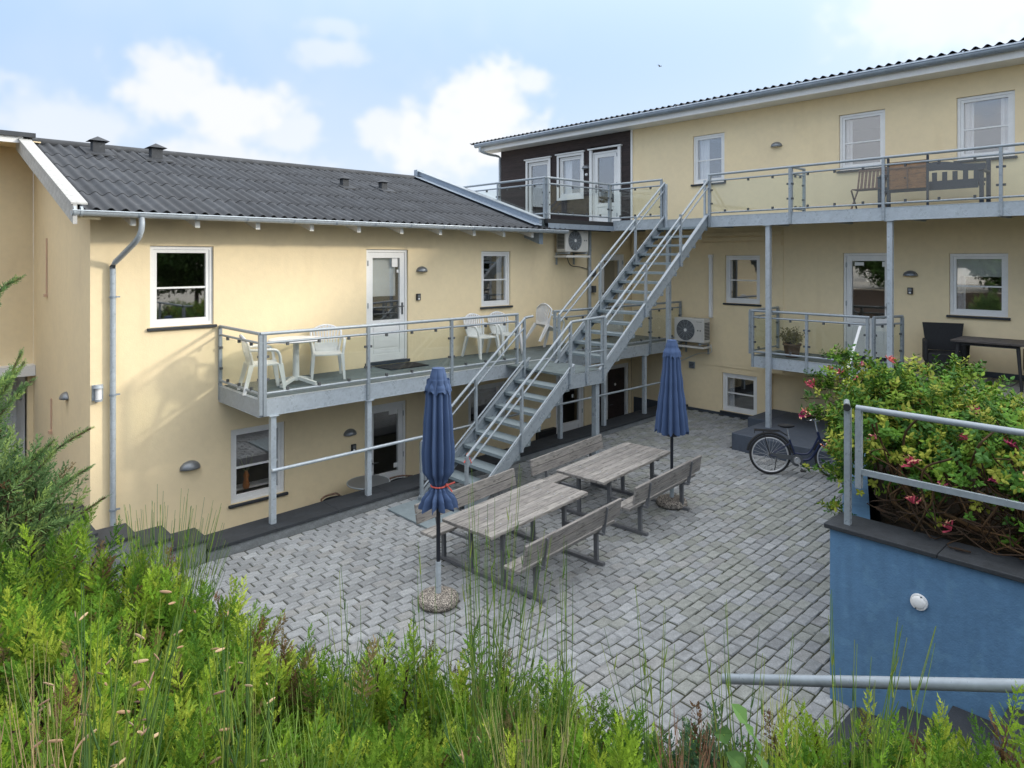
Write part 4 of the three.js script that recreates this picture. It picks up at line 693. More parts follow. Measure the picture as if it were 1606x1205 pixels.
// air conditioners
function aircon(side, a0, a1, y0, y1, plane, label, gr) {
  const t = thing('air_conditioner', label, 'air conditioner', wp(side, (a0 + a1) / 2, y0 - 0.12, 0.2, plane)), n0 = 0.10, n1 = 0.40, W = a1 - a0;
  const B = (p0, p1, q0, q1, r0, r1) => wb(side, p0, p1, q0, q1, r0, r1, plane);
  part('casing', side === 'L' ? rbox(a0, a1, plane - n1, plane - n0, y0, y1, 0.02) : rbox(plane - n1, plane - n0, a0, a1, y0, y1, 0.02), M.ac, t);
  const flip = side === 'L' ? 1 : -1, fc = side === 'L' ? a0 + W * 0.40 : a1 - W * 0.40, fy = (y0 + y1) / 2, fr = Math.min(W * 0.31, (y1 - y0) * 0.43);
  part('fan_recess', cyl(wp(side, fc, fy, n1 + 0.001, plane), wp(side, fc, fy, n1 + 0.004, plane), fr, 40), M.darkGrey, t);
  const gr0 = []; for (let i = 1; i <= 7; i++) gr0.push(new THREE.TorusGeometry(fr * i / 7, 0.0035, 6, 40)); for (let i = 0; i < 12; i++) gr0.push(new THREE.BoxGeometry(fr, 0.005, 0.005).translate(fr / 2, 0, 0).rotateZ(i * Math.PI / 6 + 0.2));
  const q = wp(side, fc, fy, n1 + 0.014, plane);
  part('grille', gr0.map(g => (side === 'L' ? g : g.rotateY(-Math.PI / 2)).translate(q.x, q.y, q.z)), M.galvDull, t);
  part('fan_hub', cyl(wp(side, fc, fy, n1 + 0.012, plane), wp(side, fc, fy, n1 + 0.022, plane), fr * 0.16, 20), M.white, t);
  const s0 = side === 'L' ? a0 : a0; const sl = []; for (let i = 0; i < 12; i++) { const y = y0 + 0.08 + i * (y1 - y0 - 0.16) / 12; sl.push(side === 'L' ? box(a0 - 0.006, a0 - 0.001, plane - n1 + 0.04, plane - n0 - 0.04, y, y + 0.022) : box(plane - n1 + 0.04, plane - n0 - 0.04, a0 - 0.006, a0 - 0.001, y, y + 0.022)); }
  part('side_louvres', sl, M.darkGrey, t).userData = { kind: 'stuff' };
  const lg = new THREE.Mesh(new THREE.PlaneGeometry(W * 0.2, W * 0.045), M.logo); lg.name = 'printed_name'; const lp = wp(side, side === 'L' ? a1 - W * 0.14 : a0 + W * 0.14, y1 - 0.075, n1 + 0.0025, plane); lg.position.copy(lp.sub(t.position)); if (side === 'R') lg.rotation.y = -Math.PI / 2; t.add(lg);
  part('print_mark', [0, 1].map(i => B((side === 'L' ? a1 - W * 0.2 : a0 + W * 0.09) + i * W * 0.08, (side === 'L' ? a1 - W * 0.2 : a0 + W * 0.09) + i * W * 0.08 + W * 0.04, fy - 0.01, fy + 0.02, n1 + 0.0005, n1 + 0.002), 0), M.darkGrey, t);
  part('bracket', [B(a0 + 0.08, a0 + 0.12, y0 - 0.05, y0 - 0.005, 0.004, n1 + 0.03), B(a1 - 0.12, a1 - 0.08, y0 - 0.05, y0 - 0.005, 0.004, n1 + 0.03), B(a0 + 0.08, a0 + 0.12, y0 - 0.3, y0 - 0.051, 0.004, 0.03), B(a1 - 0.12, a1 - 0.08, y0 - 0.3, y0 - 0.051, 0.004, 0.03)], M.galvDull, t);
  part('drip_tray', [B(a0 - 0.02, a1 + 0.02, y0 - 0.13, y0 - 0.115, 0.06, n1 + 0.04), B(a0 - 0.02, a1 + 0.02, y0 - 0.114, y0 - 0.08, n1 + 0.025, n1 + 0.04), B(a0 - 0.02, a0 - 0.005, y0 - 0.114, y0 - 0.08, 0.06, n1 + 0.024), B(a1 + 0.005, a1 + 0.02, y0 - 0.114, y0 - 0.08, 0.06, n1 + 0.024)], M.ac, t);
  return t;
}
M.logo = mat([1, 1, 1], 0.45, { map: printTex((x, w, h) => { x.fillStyle = '#d3d0c8'; x.fillRect(0, 0, w, h); x.fillStyle = '#3c4048'; x.font = 'bold 48px sans-serif'; x.textAlign = 'center'; x.textBaseline = 'middle'; x.fillText('Panasonic', w / 2, h / 2); }, 256, 58) });
aircon('L', 11.86, 12.68, 0.16, 0.70, V0, 'cream air conditioner tucked under the roof terrace corner beside the eaves');
aircon('R', 8.76, 9.58, -2.02, -1.44, U0 - 0.016, 'cream air conditioner on the right building wall above the courtyard');
{ const t = thing('cable_duct', 'white upright plastic duct rising from the lower air conditioner', 'pipe', wp('R', 8.78, -1.4, 0.03)); part('duct', wb('R', 8.74, 8.82, -1.42, 0.02, 0.018, 0.085), M.white, t); part('duct_head', wb('R', 8.73, 8.83, 0.021, 0.10, 0.018, 0.10), M.white, t); part('hose', tube([wp('R', 8.7, -2.05, 0.2), wp('R', 8.72, -2.25, 0.15), wp('R', 9.1, -2.32, 0.05), wp('R', 9.5, -2.5, 0.03), wp('R', 9.72, -2.65, 0.03), wp('R', 9.75, -3.0, 0.03)], 0.011, 6, 30), M.ac, t); }
{ const t = thing('wall_pipe', 'dark grey downpipe beside the upper air conditioner', 'pipe', wp('L', 13.12, -2.0, 0.05)); part('pipe', cyl(wp('L', 13.12, -2.03, 0.06), wp('L', 13.12, 0.75, 0.06), 0.045, 14), M.galvDull, t); for (const y of [0.2, -0.6, -1.4]) part('pipe_clip', cyl(wp('L', 13.12, y, 0.06), wp('L', 13.12, y + 0.03, 0.06), 0.053, 14), M.galvDull, t); part('meter', [wb('L', 13.24, 13.36, -0.45, -0.30, 0.003, 0.08), wb('L', 13.24, 13.34, -0.85, -0.68, 0.003, 0.09)], M.darkGrey, t); part('cable', tube([wp('L', 12.3, 0.1, 0.02), wp('L', 12.45, -0.15, 0.02), wp('L', 12.8, -0.2, 0.02), wp('L', 13.1, -0.26, 0.02)], 0.009, 6, 20), M.darkGrey, t); }
// door mats
tag(part('door_mat', rbox(6.9, 7.75, 10.55, 11.1, FL + 0.003, FL + 0.018, 0.006), M.mat), 'dark door mat on the long balcony before the white door', 'mat');
tag(part('door_mat', rbox(14.2, 14.78, 4.8, 5.55, FL - 0.017, FL - 0.003, 0.006), M.mat), 'dark door mat on the short balcony before the white door', 'mat');
tag(part('paper_bow', [new THREE.TorusGeometry(0.03, 0.008, 6, 14).translate(6.6, -2.97 + EYE, -8.0), bar(V(6.57, 7.99, -2.99), V(6.5, 7.97, -3.06), 0.02, 0.006), bar(V(6.6, 7.97, -3.0), V(6.62, 7.94, -3.08), 0.02, 0.006)], M.red), 'red ribbon tied to the foot of the stair handrail', 'ribbon');

// ---------------------------------------------------------------- white stacking chairs and round table on the balcony
function makeChair() {
  const t = thing('plastic_chair', 'x', 'chair'), W = 0.27;
  const seat = new THREE.BoxGeometry(0.46, 0.022, 0.44, 6, 1, 6), p = seat.attributes.position;
  for (let i = 0; i < p.count; i++) { const x = p.getX(i), z = p.getZ(i); p.setY(i, p.getY(i) - 0.018 * (1 - (x / 0.23) ** 2) * (1 - (z / 0.22) ** 2) + (z > 0.2 ? -0.014 : 0)); }
  seat.computeVertexNormals(); part('seat', seat.translate(0, 0.42, 0), M.plastic, t);
  for (const s of [-1, 1]) {
    part('leg', taper([s * 0.265, 0, 0.285], 0.035, 0.045, [s * 0.235, 0.43, 0.215], 0.06, 0.075), M.plastic, t);
    part('leg', taper([s * 0.255, 0, -0.31], 0.035, 0.045, [s * 0.215, 0.43, -0.2], 0.06, 0.07), M.plastic, t);
    // arm: one sweep from the front leg up and back into the backrest
    const a = [[s * 0.245, 0.42, 0.22], [s * 0.265, 0.56, 0.20], [s * 0.28, 0.635, 0.15], [s * 0.285, 0.655, 0.02], [s * 0.28, 0.655, -0.12], [s * 0.25, 0.66, -0.235]].map(q => new THREE.Vector3(...q));
    const g = new THREE.TubeGeometry(new THREE.CatmullRomCurve3(a), 18, 0.024, 8); part('arm', g, M.plastic, t);
  }
  const back = [], by = (x) => 0.86 - 0.09 * (x / 0.24) ** 2, slat = (x0, x1, w) => { const g = new THREE.BoxGeometry(w, 1, 0.016, 1, 8, 1), q = g.attributes.position; for (let i = 0; i < q.count; i++) { const h = q.getY(i) + 0.5, x = x0 + (x1 - x0) * h; const y = 0.42 + (by(x1) - 0.42) * h; q.setXYZ(i, q.getX(i) * (1 + 0.2 * h) + x, y, q.getZ(i) - 0.2 - 0.09 * h - 0.03 * Math.sin(h * 3) + 0.05 * (x / 0.24) ** 2); } g.computeVertexNormals(); return g; };
  for (let i = -4; i <= 4; i++) back.push(slat(i * 0.038, i * 0.052, 0.026));
  const rim = []; for (let i = 0; i <= 14; i++) { const x = -0.25 + 0.5 * i / 14; rim.push(new THREE.Vector3(x, by(x) + 0.005, -0.315 + 0.05 * (x / 0.24) ** 2)); }
  back.push(new THREE.TubeGeometry(new THREE.CatmullRomCurve3([new THREE.Vector3(-0.205, 0.42, -0.175), new THREE.Vector3(-0.245, 0.62, -0.225), ...rim, new THREE.Vector3(0.245, 0.62, -0.225), new THREE.Vector3(0.205, 0.42, -0.175)]), 40, 0.02, 8));
  back.push(new THREE.BoxGeometry(0.40, 0.14, 0.016).translate(0, 0.5, -0.215));
  part('backrest', back, M.plastic, t);
  return t;
}
const chair0 = makeChair();
const chairs = [[4.42, 10.32, 1.35, 'white plastic armchair at the round table by the balcony end railing'], [5.72, 10.72, -0.42, 'white plastic armchair at the round table facing the railing'], [9.25, 10.78, 0.0, 'white plastic armchair standing under the small window, by the wall'], [9.95, 10.82, -0.1, 'white plastic armchair beside another one, next to the tipped chair']];
chairs.forEach(([u, v, r, l], i) => { const c = i ? copy(chair0) : chair0; c.userData = { label: l, category: 'chair', group: 'white plastic chairs on the long balcony' }; c.position.copy(V(u, v, FL + 0.001)); c.rotation.y = r; });
{ const c = copy(chair0, 'white plastic armchair tipped forward against the wall by the stair landing', 'white plastic chairs on the long balcony'); c.position.copy(V(11.0, 10.72, FL + 0.10)); c.rotation.set(0.40, 1.45, 0, 'YXZ'); }
{ const t = thing('plastic_table', 'white round plastic pedestal table on the balcony between two chairs', 'table', V(5.05, 10.5, FL));
  const o = V(5.05, 10.5, FL), pr = [[0, 0.70], [0.40, 0.70], [0.425, 0.705], [0.43, 0.72], [0.42, 0.735], [0, 0.738]].map(q => new THREE.Vector2(...q));
  part('tabletop', new THREE.LatheGeometry(pr, 40).translate(o.x, o.y, o.z), M.plastic, t);
  part('column', new THREE.CylinderGeometry(0.045, 0.055, 0.64, 16).translate(o.x, o.y + 0.38, o.z), M.plastic, t);
  for (let i = 0; i < 4; i++) { const a = i * Math.PI / 2 + 0.5; part('foot', [taper([0, 0.005, 0], 0.05, 0.05, [0, 0.03, 0], 0.05, 0.05).translate(0.36, 0, 0).rotateY(a).translate(o.x, o.y, o.z), bar(new THREE.Vector3(0.02, 0.11, 0), new THREE.Vector3(0.37, 0.03, 0), 0.055, 0.05).rotateY(a).translate(o.x, o.y, o.z)], M.plastic, t); }
}
// ---------------------------------------------------------------- tables with benches, parasols
function makeBenchTable() {
  const t = thing('picnic_table', 'x', 'picnic table'), L = 0.95, R = rng(17), gm = () => M.greyWood[Math.floor(R() * 4)];
  for (let i = 0; i < 7; i++) part('table_plank', rbx(-L + (R() - 0.5) * 0.012, L + (R() - 0.5) * 0.012, 0.70, 0.742, -0.432 + i * 0.1235, -0.432 + i * 0.1235 + 0.117, 0.006), gm(), t);
  for (const s of [-1, 1]) {
    for (let i = 0; i < 2; i++) { const z = s * (0.61 + i * 0.128); part('seat_plank', rbx(-L, L, 0.43, 0.468, Math.min(z, z + s * 0.12), Math.max(z, z + s * 0.12), 0.006), gm(), t); }
    for (let i = 0; i < 2; i++) part('back_plank', new RoundedBoxGeometry(2 * L, 0.118, 0.036, 1, 0.006).rotateX(s * 0.16).translate(0, 0.60 + i * 0.126, s * (0.925 + i * 0.021)), gm(), t);
  }
  for (const x of [-0.6, 0.6]) {
    const P = (y, z) => new THREE.Vector3(x, y, z), w = 0.055, X = new THREE.Vector3(1, 0, 0), g = [];
    g.push(bar(P(0.022, -0.92), P(0.022, 0.92), 0.055, 0.04), bar(P(0.68, -0.40), P(0.68, 0.40), 0.05, 0.036));
    for (const s of [-1, 1]) { g.push(bar(P(0.04, s * 0.28), P(0.665, s * 0.28), w, 0.04, X), bar(P(0.04, s * 0.80), P(0.40, s * 0.80), w, 0.04, X), bar(P(0.412, s * 0.28), P(0.412, s * 0.93), 0.05, 0.03), bar(P(0.43, s * 0.915), P(0.77, s * 0.975), 0.05, 0.012, X)); }
    part('frame', g, M.frameSteel, t);
  }
  part('bolts', [-0.6, 0.6].flatMap(x => Array.from({ length: 7 }, (_, i) => new THREE.CylinderGeometry(0.008, 0.008, 0.006, 8).translate(x, 0.743, -0.37 + i * 0.1235))), M.galvDull, t).userData = { kind: 'stuff' };
  return t;
}
const tb = makeBenchTable(); tb.userData = { label: 'weathered grey picnic table with backed benches beside the tied blue parasol', category: 'picnic table', group: 'picnic tables in the courtyard' };
tb.position.copy(V(6.2, 6.46, courtY(6.2) + 0.006)); tb.rotation.y = 0.075; tb.rotation.z = 0.026;
const tb2 = copy(tb, 'weathered grey picnic table with backed benches under the flared blue parasol'); tb2.position.copy(V(8.53, 6.69, courtY(8.53) + 0.006)); tb2.rotation.y = 0.075;
function canopy(prof, folds, depth, seed, cut = 0.5) {                 // closed parasol: pleated cloth around the pole; prof = [y, radius]
  const R = rng(seed), ph = Array.from({ length: folds }, () => R()), NA = folds * 12, NY = prof.length * 7, P = [], I = [];
  const rad = h => { const f = h * (prof.length - 1), i = Math.min(prof.length - 2, Math.floor(f)), k = sm(f - i); return [prof[i][0] + (prof[i + 1][0] - prof[i][0]) * (f - i), prof[i][1] + (prof[i + 1][1] - prof[i][1]) * k, prof[i][2] + (prof[i + 1][2] - prof[i][2]) * k]; };
  for (let j = 0; j <= NY; j++) { const [y, r, d] = rad(j / NY); for (let i = 0; i <= NA; i++) { const a = i / NA * folds, k = Math.floor(a) % folds, f = a - Math.floor(a), tw = 0.5 * (ph[k] - 0.5) * (j / NY); const w = 1 - d * depth * Math.pow(1 - Math.abs(Math.sin(Math.PI * f)), 1.6) * (0.7 + 0.6 * ph[k]); const th = (a + 0.10 * Math.sin(Math.PI * 2 * f) * d + tw * Math.sin(Math.PI * f)) / folds * 2 * Math.PI; const yy = y + (j > NY * 0.93 ? 0.03 * Math.sin(f * Math.PI * 2 + k * 1.7) * (ph[k] + 0.3) : 0); P.push(Math.cos(th) * r * w, yy, Math.sin(th) * r * w); } }
  for (let j = 0; j < NY; j++) for (let i = 0; i < NA; i++) { const a = j * (NA + 1) + i; I.push(a, a + NA + 1, a + 1, a + 1, a + NA + 1, a + NA + 2); }
  const g = new THREE.BufferGeometry(); g.setAttribute('position', new THREE.Float32BufferAttribute(P, 3)); g.setIndex(I); g.computeVertexNormals(); return g;
}
{ const o = V(4.81, 6.37, courtY(4.81)), t = thing('parasol', 'closed blue parasol tied with a red cord on a round stone base', 'parasol', o), mv = g => g.translate(o.x, o.y, o.z);
  const bp = [[0, 0], [0.215, 0], [0.235, 0.02], [0.24, 0.06], [0.22, 0.10], [0.15, 0.125], [0, 0.13]].map(q => new THREE.Vector2(...q));
  part('base', mv(new THREE.LatheGeometry(bp, 40)), M.granite, t);
  part('base_tube', mv(new THREE.CylinderGeometry(0.032, 0.035, 0.36, 18).translate(0, 0.31, 0)), M.galv, t);
  part('pole', mv(new THREE.CylinderGeometry(0.024, 0.024, 2.2, 16).translate(0, 1.55, 0)), M.navy, t);
  part('canopy', mv(canopy([[2.60, 0.135, 0.2], [2.40, 0.15, 0.8], [2.05, 0.175, 1], [1.75, 0.195, 1], [1.55, 0.185, 1.1], [1.42, 0.11, 1.0], [1.365, 0.075, 0.7], [1.32, 0.11, 0.9], [1.22, 0.20, 1.2], [1.12, 0.235, 1.5]], 11, 0.62, 4)), M.parasol, t);
  part('top_cap', mv(canopy([[2.735, 0.005, 0.1], [2.73, 0.075, 0.1], [2.62, 0.10, 0.5], [2.50, 0.155, 0.8], [2.46, 0.165, 0.8]], 8, 0.22, 9)), M.parasol, t);
  part('tie', [mv(new THREE.TorusGeometry(0.083, 0.010, 8, 30).rotateX(Math.PI / 2 + 0.06).translate(0, 1.368, 0)), mv(bar(new THREE.Vector3(0.06, 1.37, 0.07), new THREE.Vector3(0.15, 1.40, 0.12), 0.025, 0.01)), mv(bar(new THREE.Vector3(0.07, 1.37, 0.07), new THREE.Vector3(0.11, 1.30, 0.12), 0.022, 0.01)), mv(new THREE.SphereGeometry(0.022, 10, 8).translate(0.065, 1.37, 0.075))], M.red, t);
}
{ const o = V(9.22, 6.14, courtY(9.22)), t = thing('parasol', 'closed blue parasol flaring out below, standing by the second picnic table', 'parasol', o), mv = g => g.translate(o.x, o.y, o.z);
  const bp = [[0, 0], [0.215, 0], [0.235, 0.02], [0.24, 0.06], [0.22, 0.10], [0.15, 0.125], [0, 0.13]].map(q => new THREE.Vector2(...q));
  part('base', mv(new THREE.LatheGeometry(bp, 40)), M.granite, t);
  part('base_tube', mv(new THREE.CylinderGeometry(0.032, 0.035, 0.36, 18).translate(0, 0.31, 0)), M.galv, t);
  part('pole', mv(new THREE.CylinderGeometry(0.024, 0.024, 2.2, 16).translate(0, 1.45, 0)), M.navy, t);
  part('canopy', mv(canopy([[2.42, 0.125, 0.4], [2.2, 0.145, 0.7], [1.9, 0.18, 0.8], [1.6, 0.22, 0.85], [1.35, 0.25, 0.9], [1.16, 0.27, 1.0]], 13, 0.5, 14)), M.parasol, t);
  part('runner', mv(new THREE.CylinderGeometry(0.14, 0.10, 0.07, 18).translate(0, 1.13, 0)), M.navy, t);
  part('top_cap', mv(canopy([[2.61, 0.005, 0.1], [2.60, 0.075, 0.1], [2.5, 0.10, 0.5], [2.40, 0.14, 0.7], [2.33, 0.15, 0.8]], 9, 0.16, 19)), M.parasol, t);
}
// ---------------------------------------------------------------- bicycle
{
  const t = thing('bicycle', 'dark blue step through city bicycle parked beside the concrete slab', 'bicycle');
  const P = (x, y, z = 0) => new THREE.Vector3(x, y, z), wr = 0.35;
  const wheel = (x, name) => { const w = sub('wheel', t); part('tyre', new THREE.TorusGeometry(wr - 0.02, 0.021, 10, 56).translate(x, wr, 0), M.rubber, w); part('rim', [new THREE.TorusGeometry(wr - 0.05, 0.014, 8, 56).scale(1, 1, 1.2).translate(x, wr, 0)], M.rim, w); const sp = []; for (let i = 0; i < 28; i++) { const a = i / 28 * Math.PI * 2, s = i % 2 ? 1 : -1; sp.push(cyl(P(x + 0.02 * Math.cos(a + s), wr + 0.02 * Math.sin(a + s), s * 0.03), P(x + (wr - 0.055) * Math.cos(a), wr + (wr - 0.055) * Math.sin(a), 0), 0.0015, 4)); } part('spokes', sp, M.rim, w).userData = { kind: 'stuff' }; part('hub', cyl(P(x, wr, -0.05), P(x, wr, 0.05), 0.028, 14), M.darkGrey, w); return w; };
  wheel(0); wheel(1.08);
  const bb = [0.44, 0.29], st = [0.32, 0.64], hd0 = [0.83, 0.62], hd1 = [0.78, 0.80];
  part('frame', [cyl(P(...bb), P(...st), 0.018, 12), tube([P(...hd0), P(0.72, 0.40), P(0.62, 0.30), P(...bb)], 0.026, 12, 26), tube([P(0.80, 0.72), P(0.70, 0.50), P(0.60, 0.40), P(0.40, 0.40)], 0.018, 10, 24), cyl(P(...hd0), P(...hd1), 0.024, 12), ...[-1, 1].flatMap(s => [cyl(P(0, wr, s * 0.055), P(st[0] + 0.01, st[1] - 0.06, s * 0.02), 0.010), cyl(P(0, wr, s * 0.055), P(bb[0], bb[1], s * 0.03), 0.012)])], M.bikeBlue, t);
  part('fork', [-1, 1].flatMap(s => [tube([P(hd0[0], hd0[1], 0), P(0.90, 0.58, s * 0.05), P(1.02, 0.40, s * 0.05), P(1.08, wr, s * 0.05)], 0.013, 8, 16)]), M.bikeBlue, t);
  part('seat_post', cyl(P(...st), P(0.285, 0.84), 0.013, 12), M.chrome, t);
  { const g = new THREE.SphereGeometry(1, 22, 12).scale(0.145, 0.045, 0.085), p = g.attributes.position; for (let i = 0; i < p.count; i++) { const k = clamp((p.getX(i) + 0.05) / 0.2); p.setZ(i, p.getZ(i) * (1 - 0.68 * k)); if (p.getY(i) > 0) p.setY(i, p.getY(i) * 0.6); } g.computeVertexNormals(); part('saddle', g.translate(0.27, 0.88, 0), M.rubber, t); }
  part('stem', [cyl(P(...hd1), P(0.74, 0.98), 0.012, 10)], M.chrome, t);
  part('handlebar', [tube([P(0.56, 1.04, 0.30), P(0.66, 1.06, 0.27), P(0.78, 1.02, 0.14), P(0.74, 0.99, 0), P(0.78, 1.02, -0.14), P(0.66, 1.06, -0.27), P(0.56, 1.04, -0.30)], 0.011, 8, 40)], M.chrome, t);
  for (const s of [-1, 1]) part('grip', cyl(P(0.55, 1.038, s * 0.302), P(0.66, 1.06, s * 0.272), 0.017, 10), M.rubber, t);
  part('rear_mudguard', tube(Array.from({ length: 12 }, (_, i) => { const a = 0.15 + i / 11 * 2.85; return P(Math.cos(a) * (wr + 0.03), wr + Math.sin(a) * (wr + 0.03)); }), 0.024, 6, 40), M.rubber, t);
  part('front_mudguard', tube(Array.from({ length: 10 }, (_, i) => { const a = 0.9 + i / 9 * 1.9; return P(1.08 + Math.cos(a) * (wr + 0.03), wr + Math.sin(a) * (wr + 0.03)); }), 0.022, 6, 30), M.rubber, t);
  part('rear_rack', [...[-0.06, 0, 0.06].map(z => cyl(P(-0.26, 0.775, z), P(0.16, 0.775, z), 0.007)), cyl(P(-0.26, 0.775, -0.06), P(-0.26, 0.775, 0.06), 0.007), cyl(P(-0.26, 0.775, 0), P(-0.26, 0.71, 0), 0.006), ...[-1, 1].flatMap(s => [cyl(P(-0.12, 0.775, s * 0.06), P(0, wr, s * 0.06), 0.006), cyl(P(0.16, 0.775, s * 0.06), P(0.29, 0.70, s * 0.02), 0.006)])], M.rubber, t);
  part('chain_guard', [bar(P(0.0, 0.36, 0.05), P(0.36, 0.33, 0.05), 0.02, 0.075), new THREE.CylinderGeometry(0.10, 0.10, 0.02, 28).rotateX(Math.PI / 2).translate(bb[0], bb[1], 0.05)], M.darkGrey, t);
  part('chain_disc', new THREE.CylinderGeometry(0.055, 0.065, 0.02, 28).rotateX(Math.PI / 2).translate(bb[0], bb[1], 0.07), M.chrome, t);
  part('crank', [bar(P(bb[0], bb[1], 0.09), P(bb[0] + 0.08, bb[1] - 0.15, 0.09), 0.014, 0.026), bar(P(bb[0], bb[1], -0.09), P(bb[0] - 0.08, bb[1] + 0.15, -0.09), 0.014, 0.026)], M.chrome, t);
  part('pedal', rbx(bb[0] + 0.04, bb[0] + 0.13, bb[1] - 0.165, bb[1] - 0.14, 0.10, 0.18, 0.005), M.rubber, t); part('pedal', rbx(bb[0] - 0.13, bb[0] - 0.04, bb[1] + 0.14, bb[1] + 0.165, -0.18, -0.10, 0.005), M.rubber, t);
  part('kickstand', cyl(P(0.12, 0.30, -0.07), P(0.10, 0.02, -0.18), 0.008), M.rubber, t);
  t.position.copy(V(11.63, 5.71, courtY(11.6) + 0.002)); t.rotation.y = -0.994;
}
// ---------------------------------------------------------------- terrace and gallery furniture
function wickerChair(label) {
  const t = thing('wicker_armchair', label, 'armchair', new THREE.Vector3(), 'dark wicker armchairs on the terrace');
  part('seat', rbx(-0.27, 0.27, 0.24, 0.44, -0.26, 0.27, 0.03), M.wicker, t);
  { const g = prism([[-0.27, 0.42], [0.27, 0.42], [0.33, 0.93], [-0.33, 0.93]], 0.05); g.rotateX(-0.14).translate(0, 0.02, -0.24); part('backrest', g, M.wicker, t); }
  for (const s of [-1, 1]) part('arm', [rbx(s * 0.30 - 0.035, s * 0.30 + 0.035, 0.28, 0.66, -0.26, 0.26, 0.025)], M.wicker, t);
  for (const [x, z] of [[-0.27, 0.22], [0.27, 0.22], [-0.27, -0.24], [0.27, -0.24]]) part('leg', taper([x, 0, z], 0.035, 0.035, [x, 0.3, z], 0.05, 0.05), M.wicker, t);
  return t;
}
const wc = wickerChair('dark wicker armchair on the terrace between the white door and the table'); wc.position.copy(V(14.35, 3.72, -2.145)); wc.rotation.y = -1.25;
const wc2 = copy(wc, 'dark wicker armchair on the terrace beyond the brown topped table'); wc2.position.copy(V(14.2, 2.12, -2.145)); wc2.rotation.y = -1.7;
{ const t = thing('terrace_table', 'brown topped table with splayed dark legs on the terrace', 'table', V(13.95, 2.95, -2.15));
  for (let i = 0; i < 6; i++) part('table_plank', rbox(13.55 + i * 0.134, 13.55 + i * 0.134 + 0.13, 2.38, 3.42, -1.42, -1.385, 0.005), M.brownTop, t);
  part('apron', [box(13.6, 14.3, 2.5, 3.3, -1.47, -1.422)], M.wicker, t);
  for (const [u, v, a, b] of [[13.62, 3.32, -0.07, 0.06], [13.62, 2.48, -0.07, -0.06], [14.28, 3.32, 0.05, 0.06], [14.28, 2.48, 0.05, -0.06]]) part('leg', cyl(V(u + a, v + b, -2.15), V(u, v, -1.45), 0.02, 10, 0.03), M.wicker, t);
}
{ const o = V(14.05, 6.42, FL - 0.02), t = thing('potted_plant', 'brown pot with a dry yellowish shrub on the short balcony', 'potted plant', o);
  part('pot', new THREE.LatheGeometry([[0, 0], [0.12, 0], [0.135, 0.02], [0.165, 0.24], [0.185, 0.245], [0.185, 0.285], [0.165, 0.285], [0.155, 0.25], [0, 0.25]].map(q => new THREE.Vector2(...q)), 30).translate(o.x, o.y, o.z), M.terracotta, t);
  const R = rng(41), lf = [], sg = [];
  for (let i = 0; i < 46; i++) { const a = R() * 6.28, r = 0.27 * Math.sqrt(R()), h = 0.42 + 0.26 * R() - r * 0.35, b = new THREE.Vector3(o.x + 0.05 * Math.cos(a), o.y + 0.25, o.z + 0.05 * Math.sin(a)), e = new THREE.Vector3(o.x + r * Math.cos(a), o.y + h, o.z + r * Math.sin(a)); sg.push(cyl(b, e, 0.004, 4, 0.002)); for (let k = 0; k < 13; k++) { const q = b.clone().lerp(e, 0.35 + 0.68 * R()); lf.push(leafShape(0.055, 0.026).rotateX(R() * 3).rotateY(R() * 6.28).rotateZ(R() * 3).translate(q.x + (R() - 0.5) * 0.05, q.y + (R() - 0.5) * 0.05, q.z + (R() - 0.5) * 0.05)); } }
  part('stems', sg, M.twig, t); part('foliage', lf, M.dryLeaf, t);
}
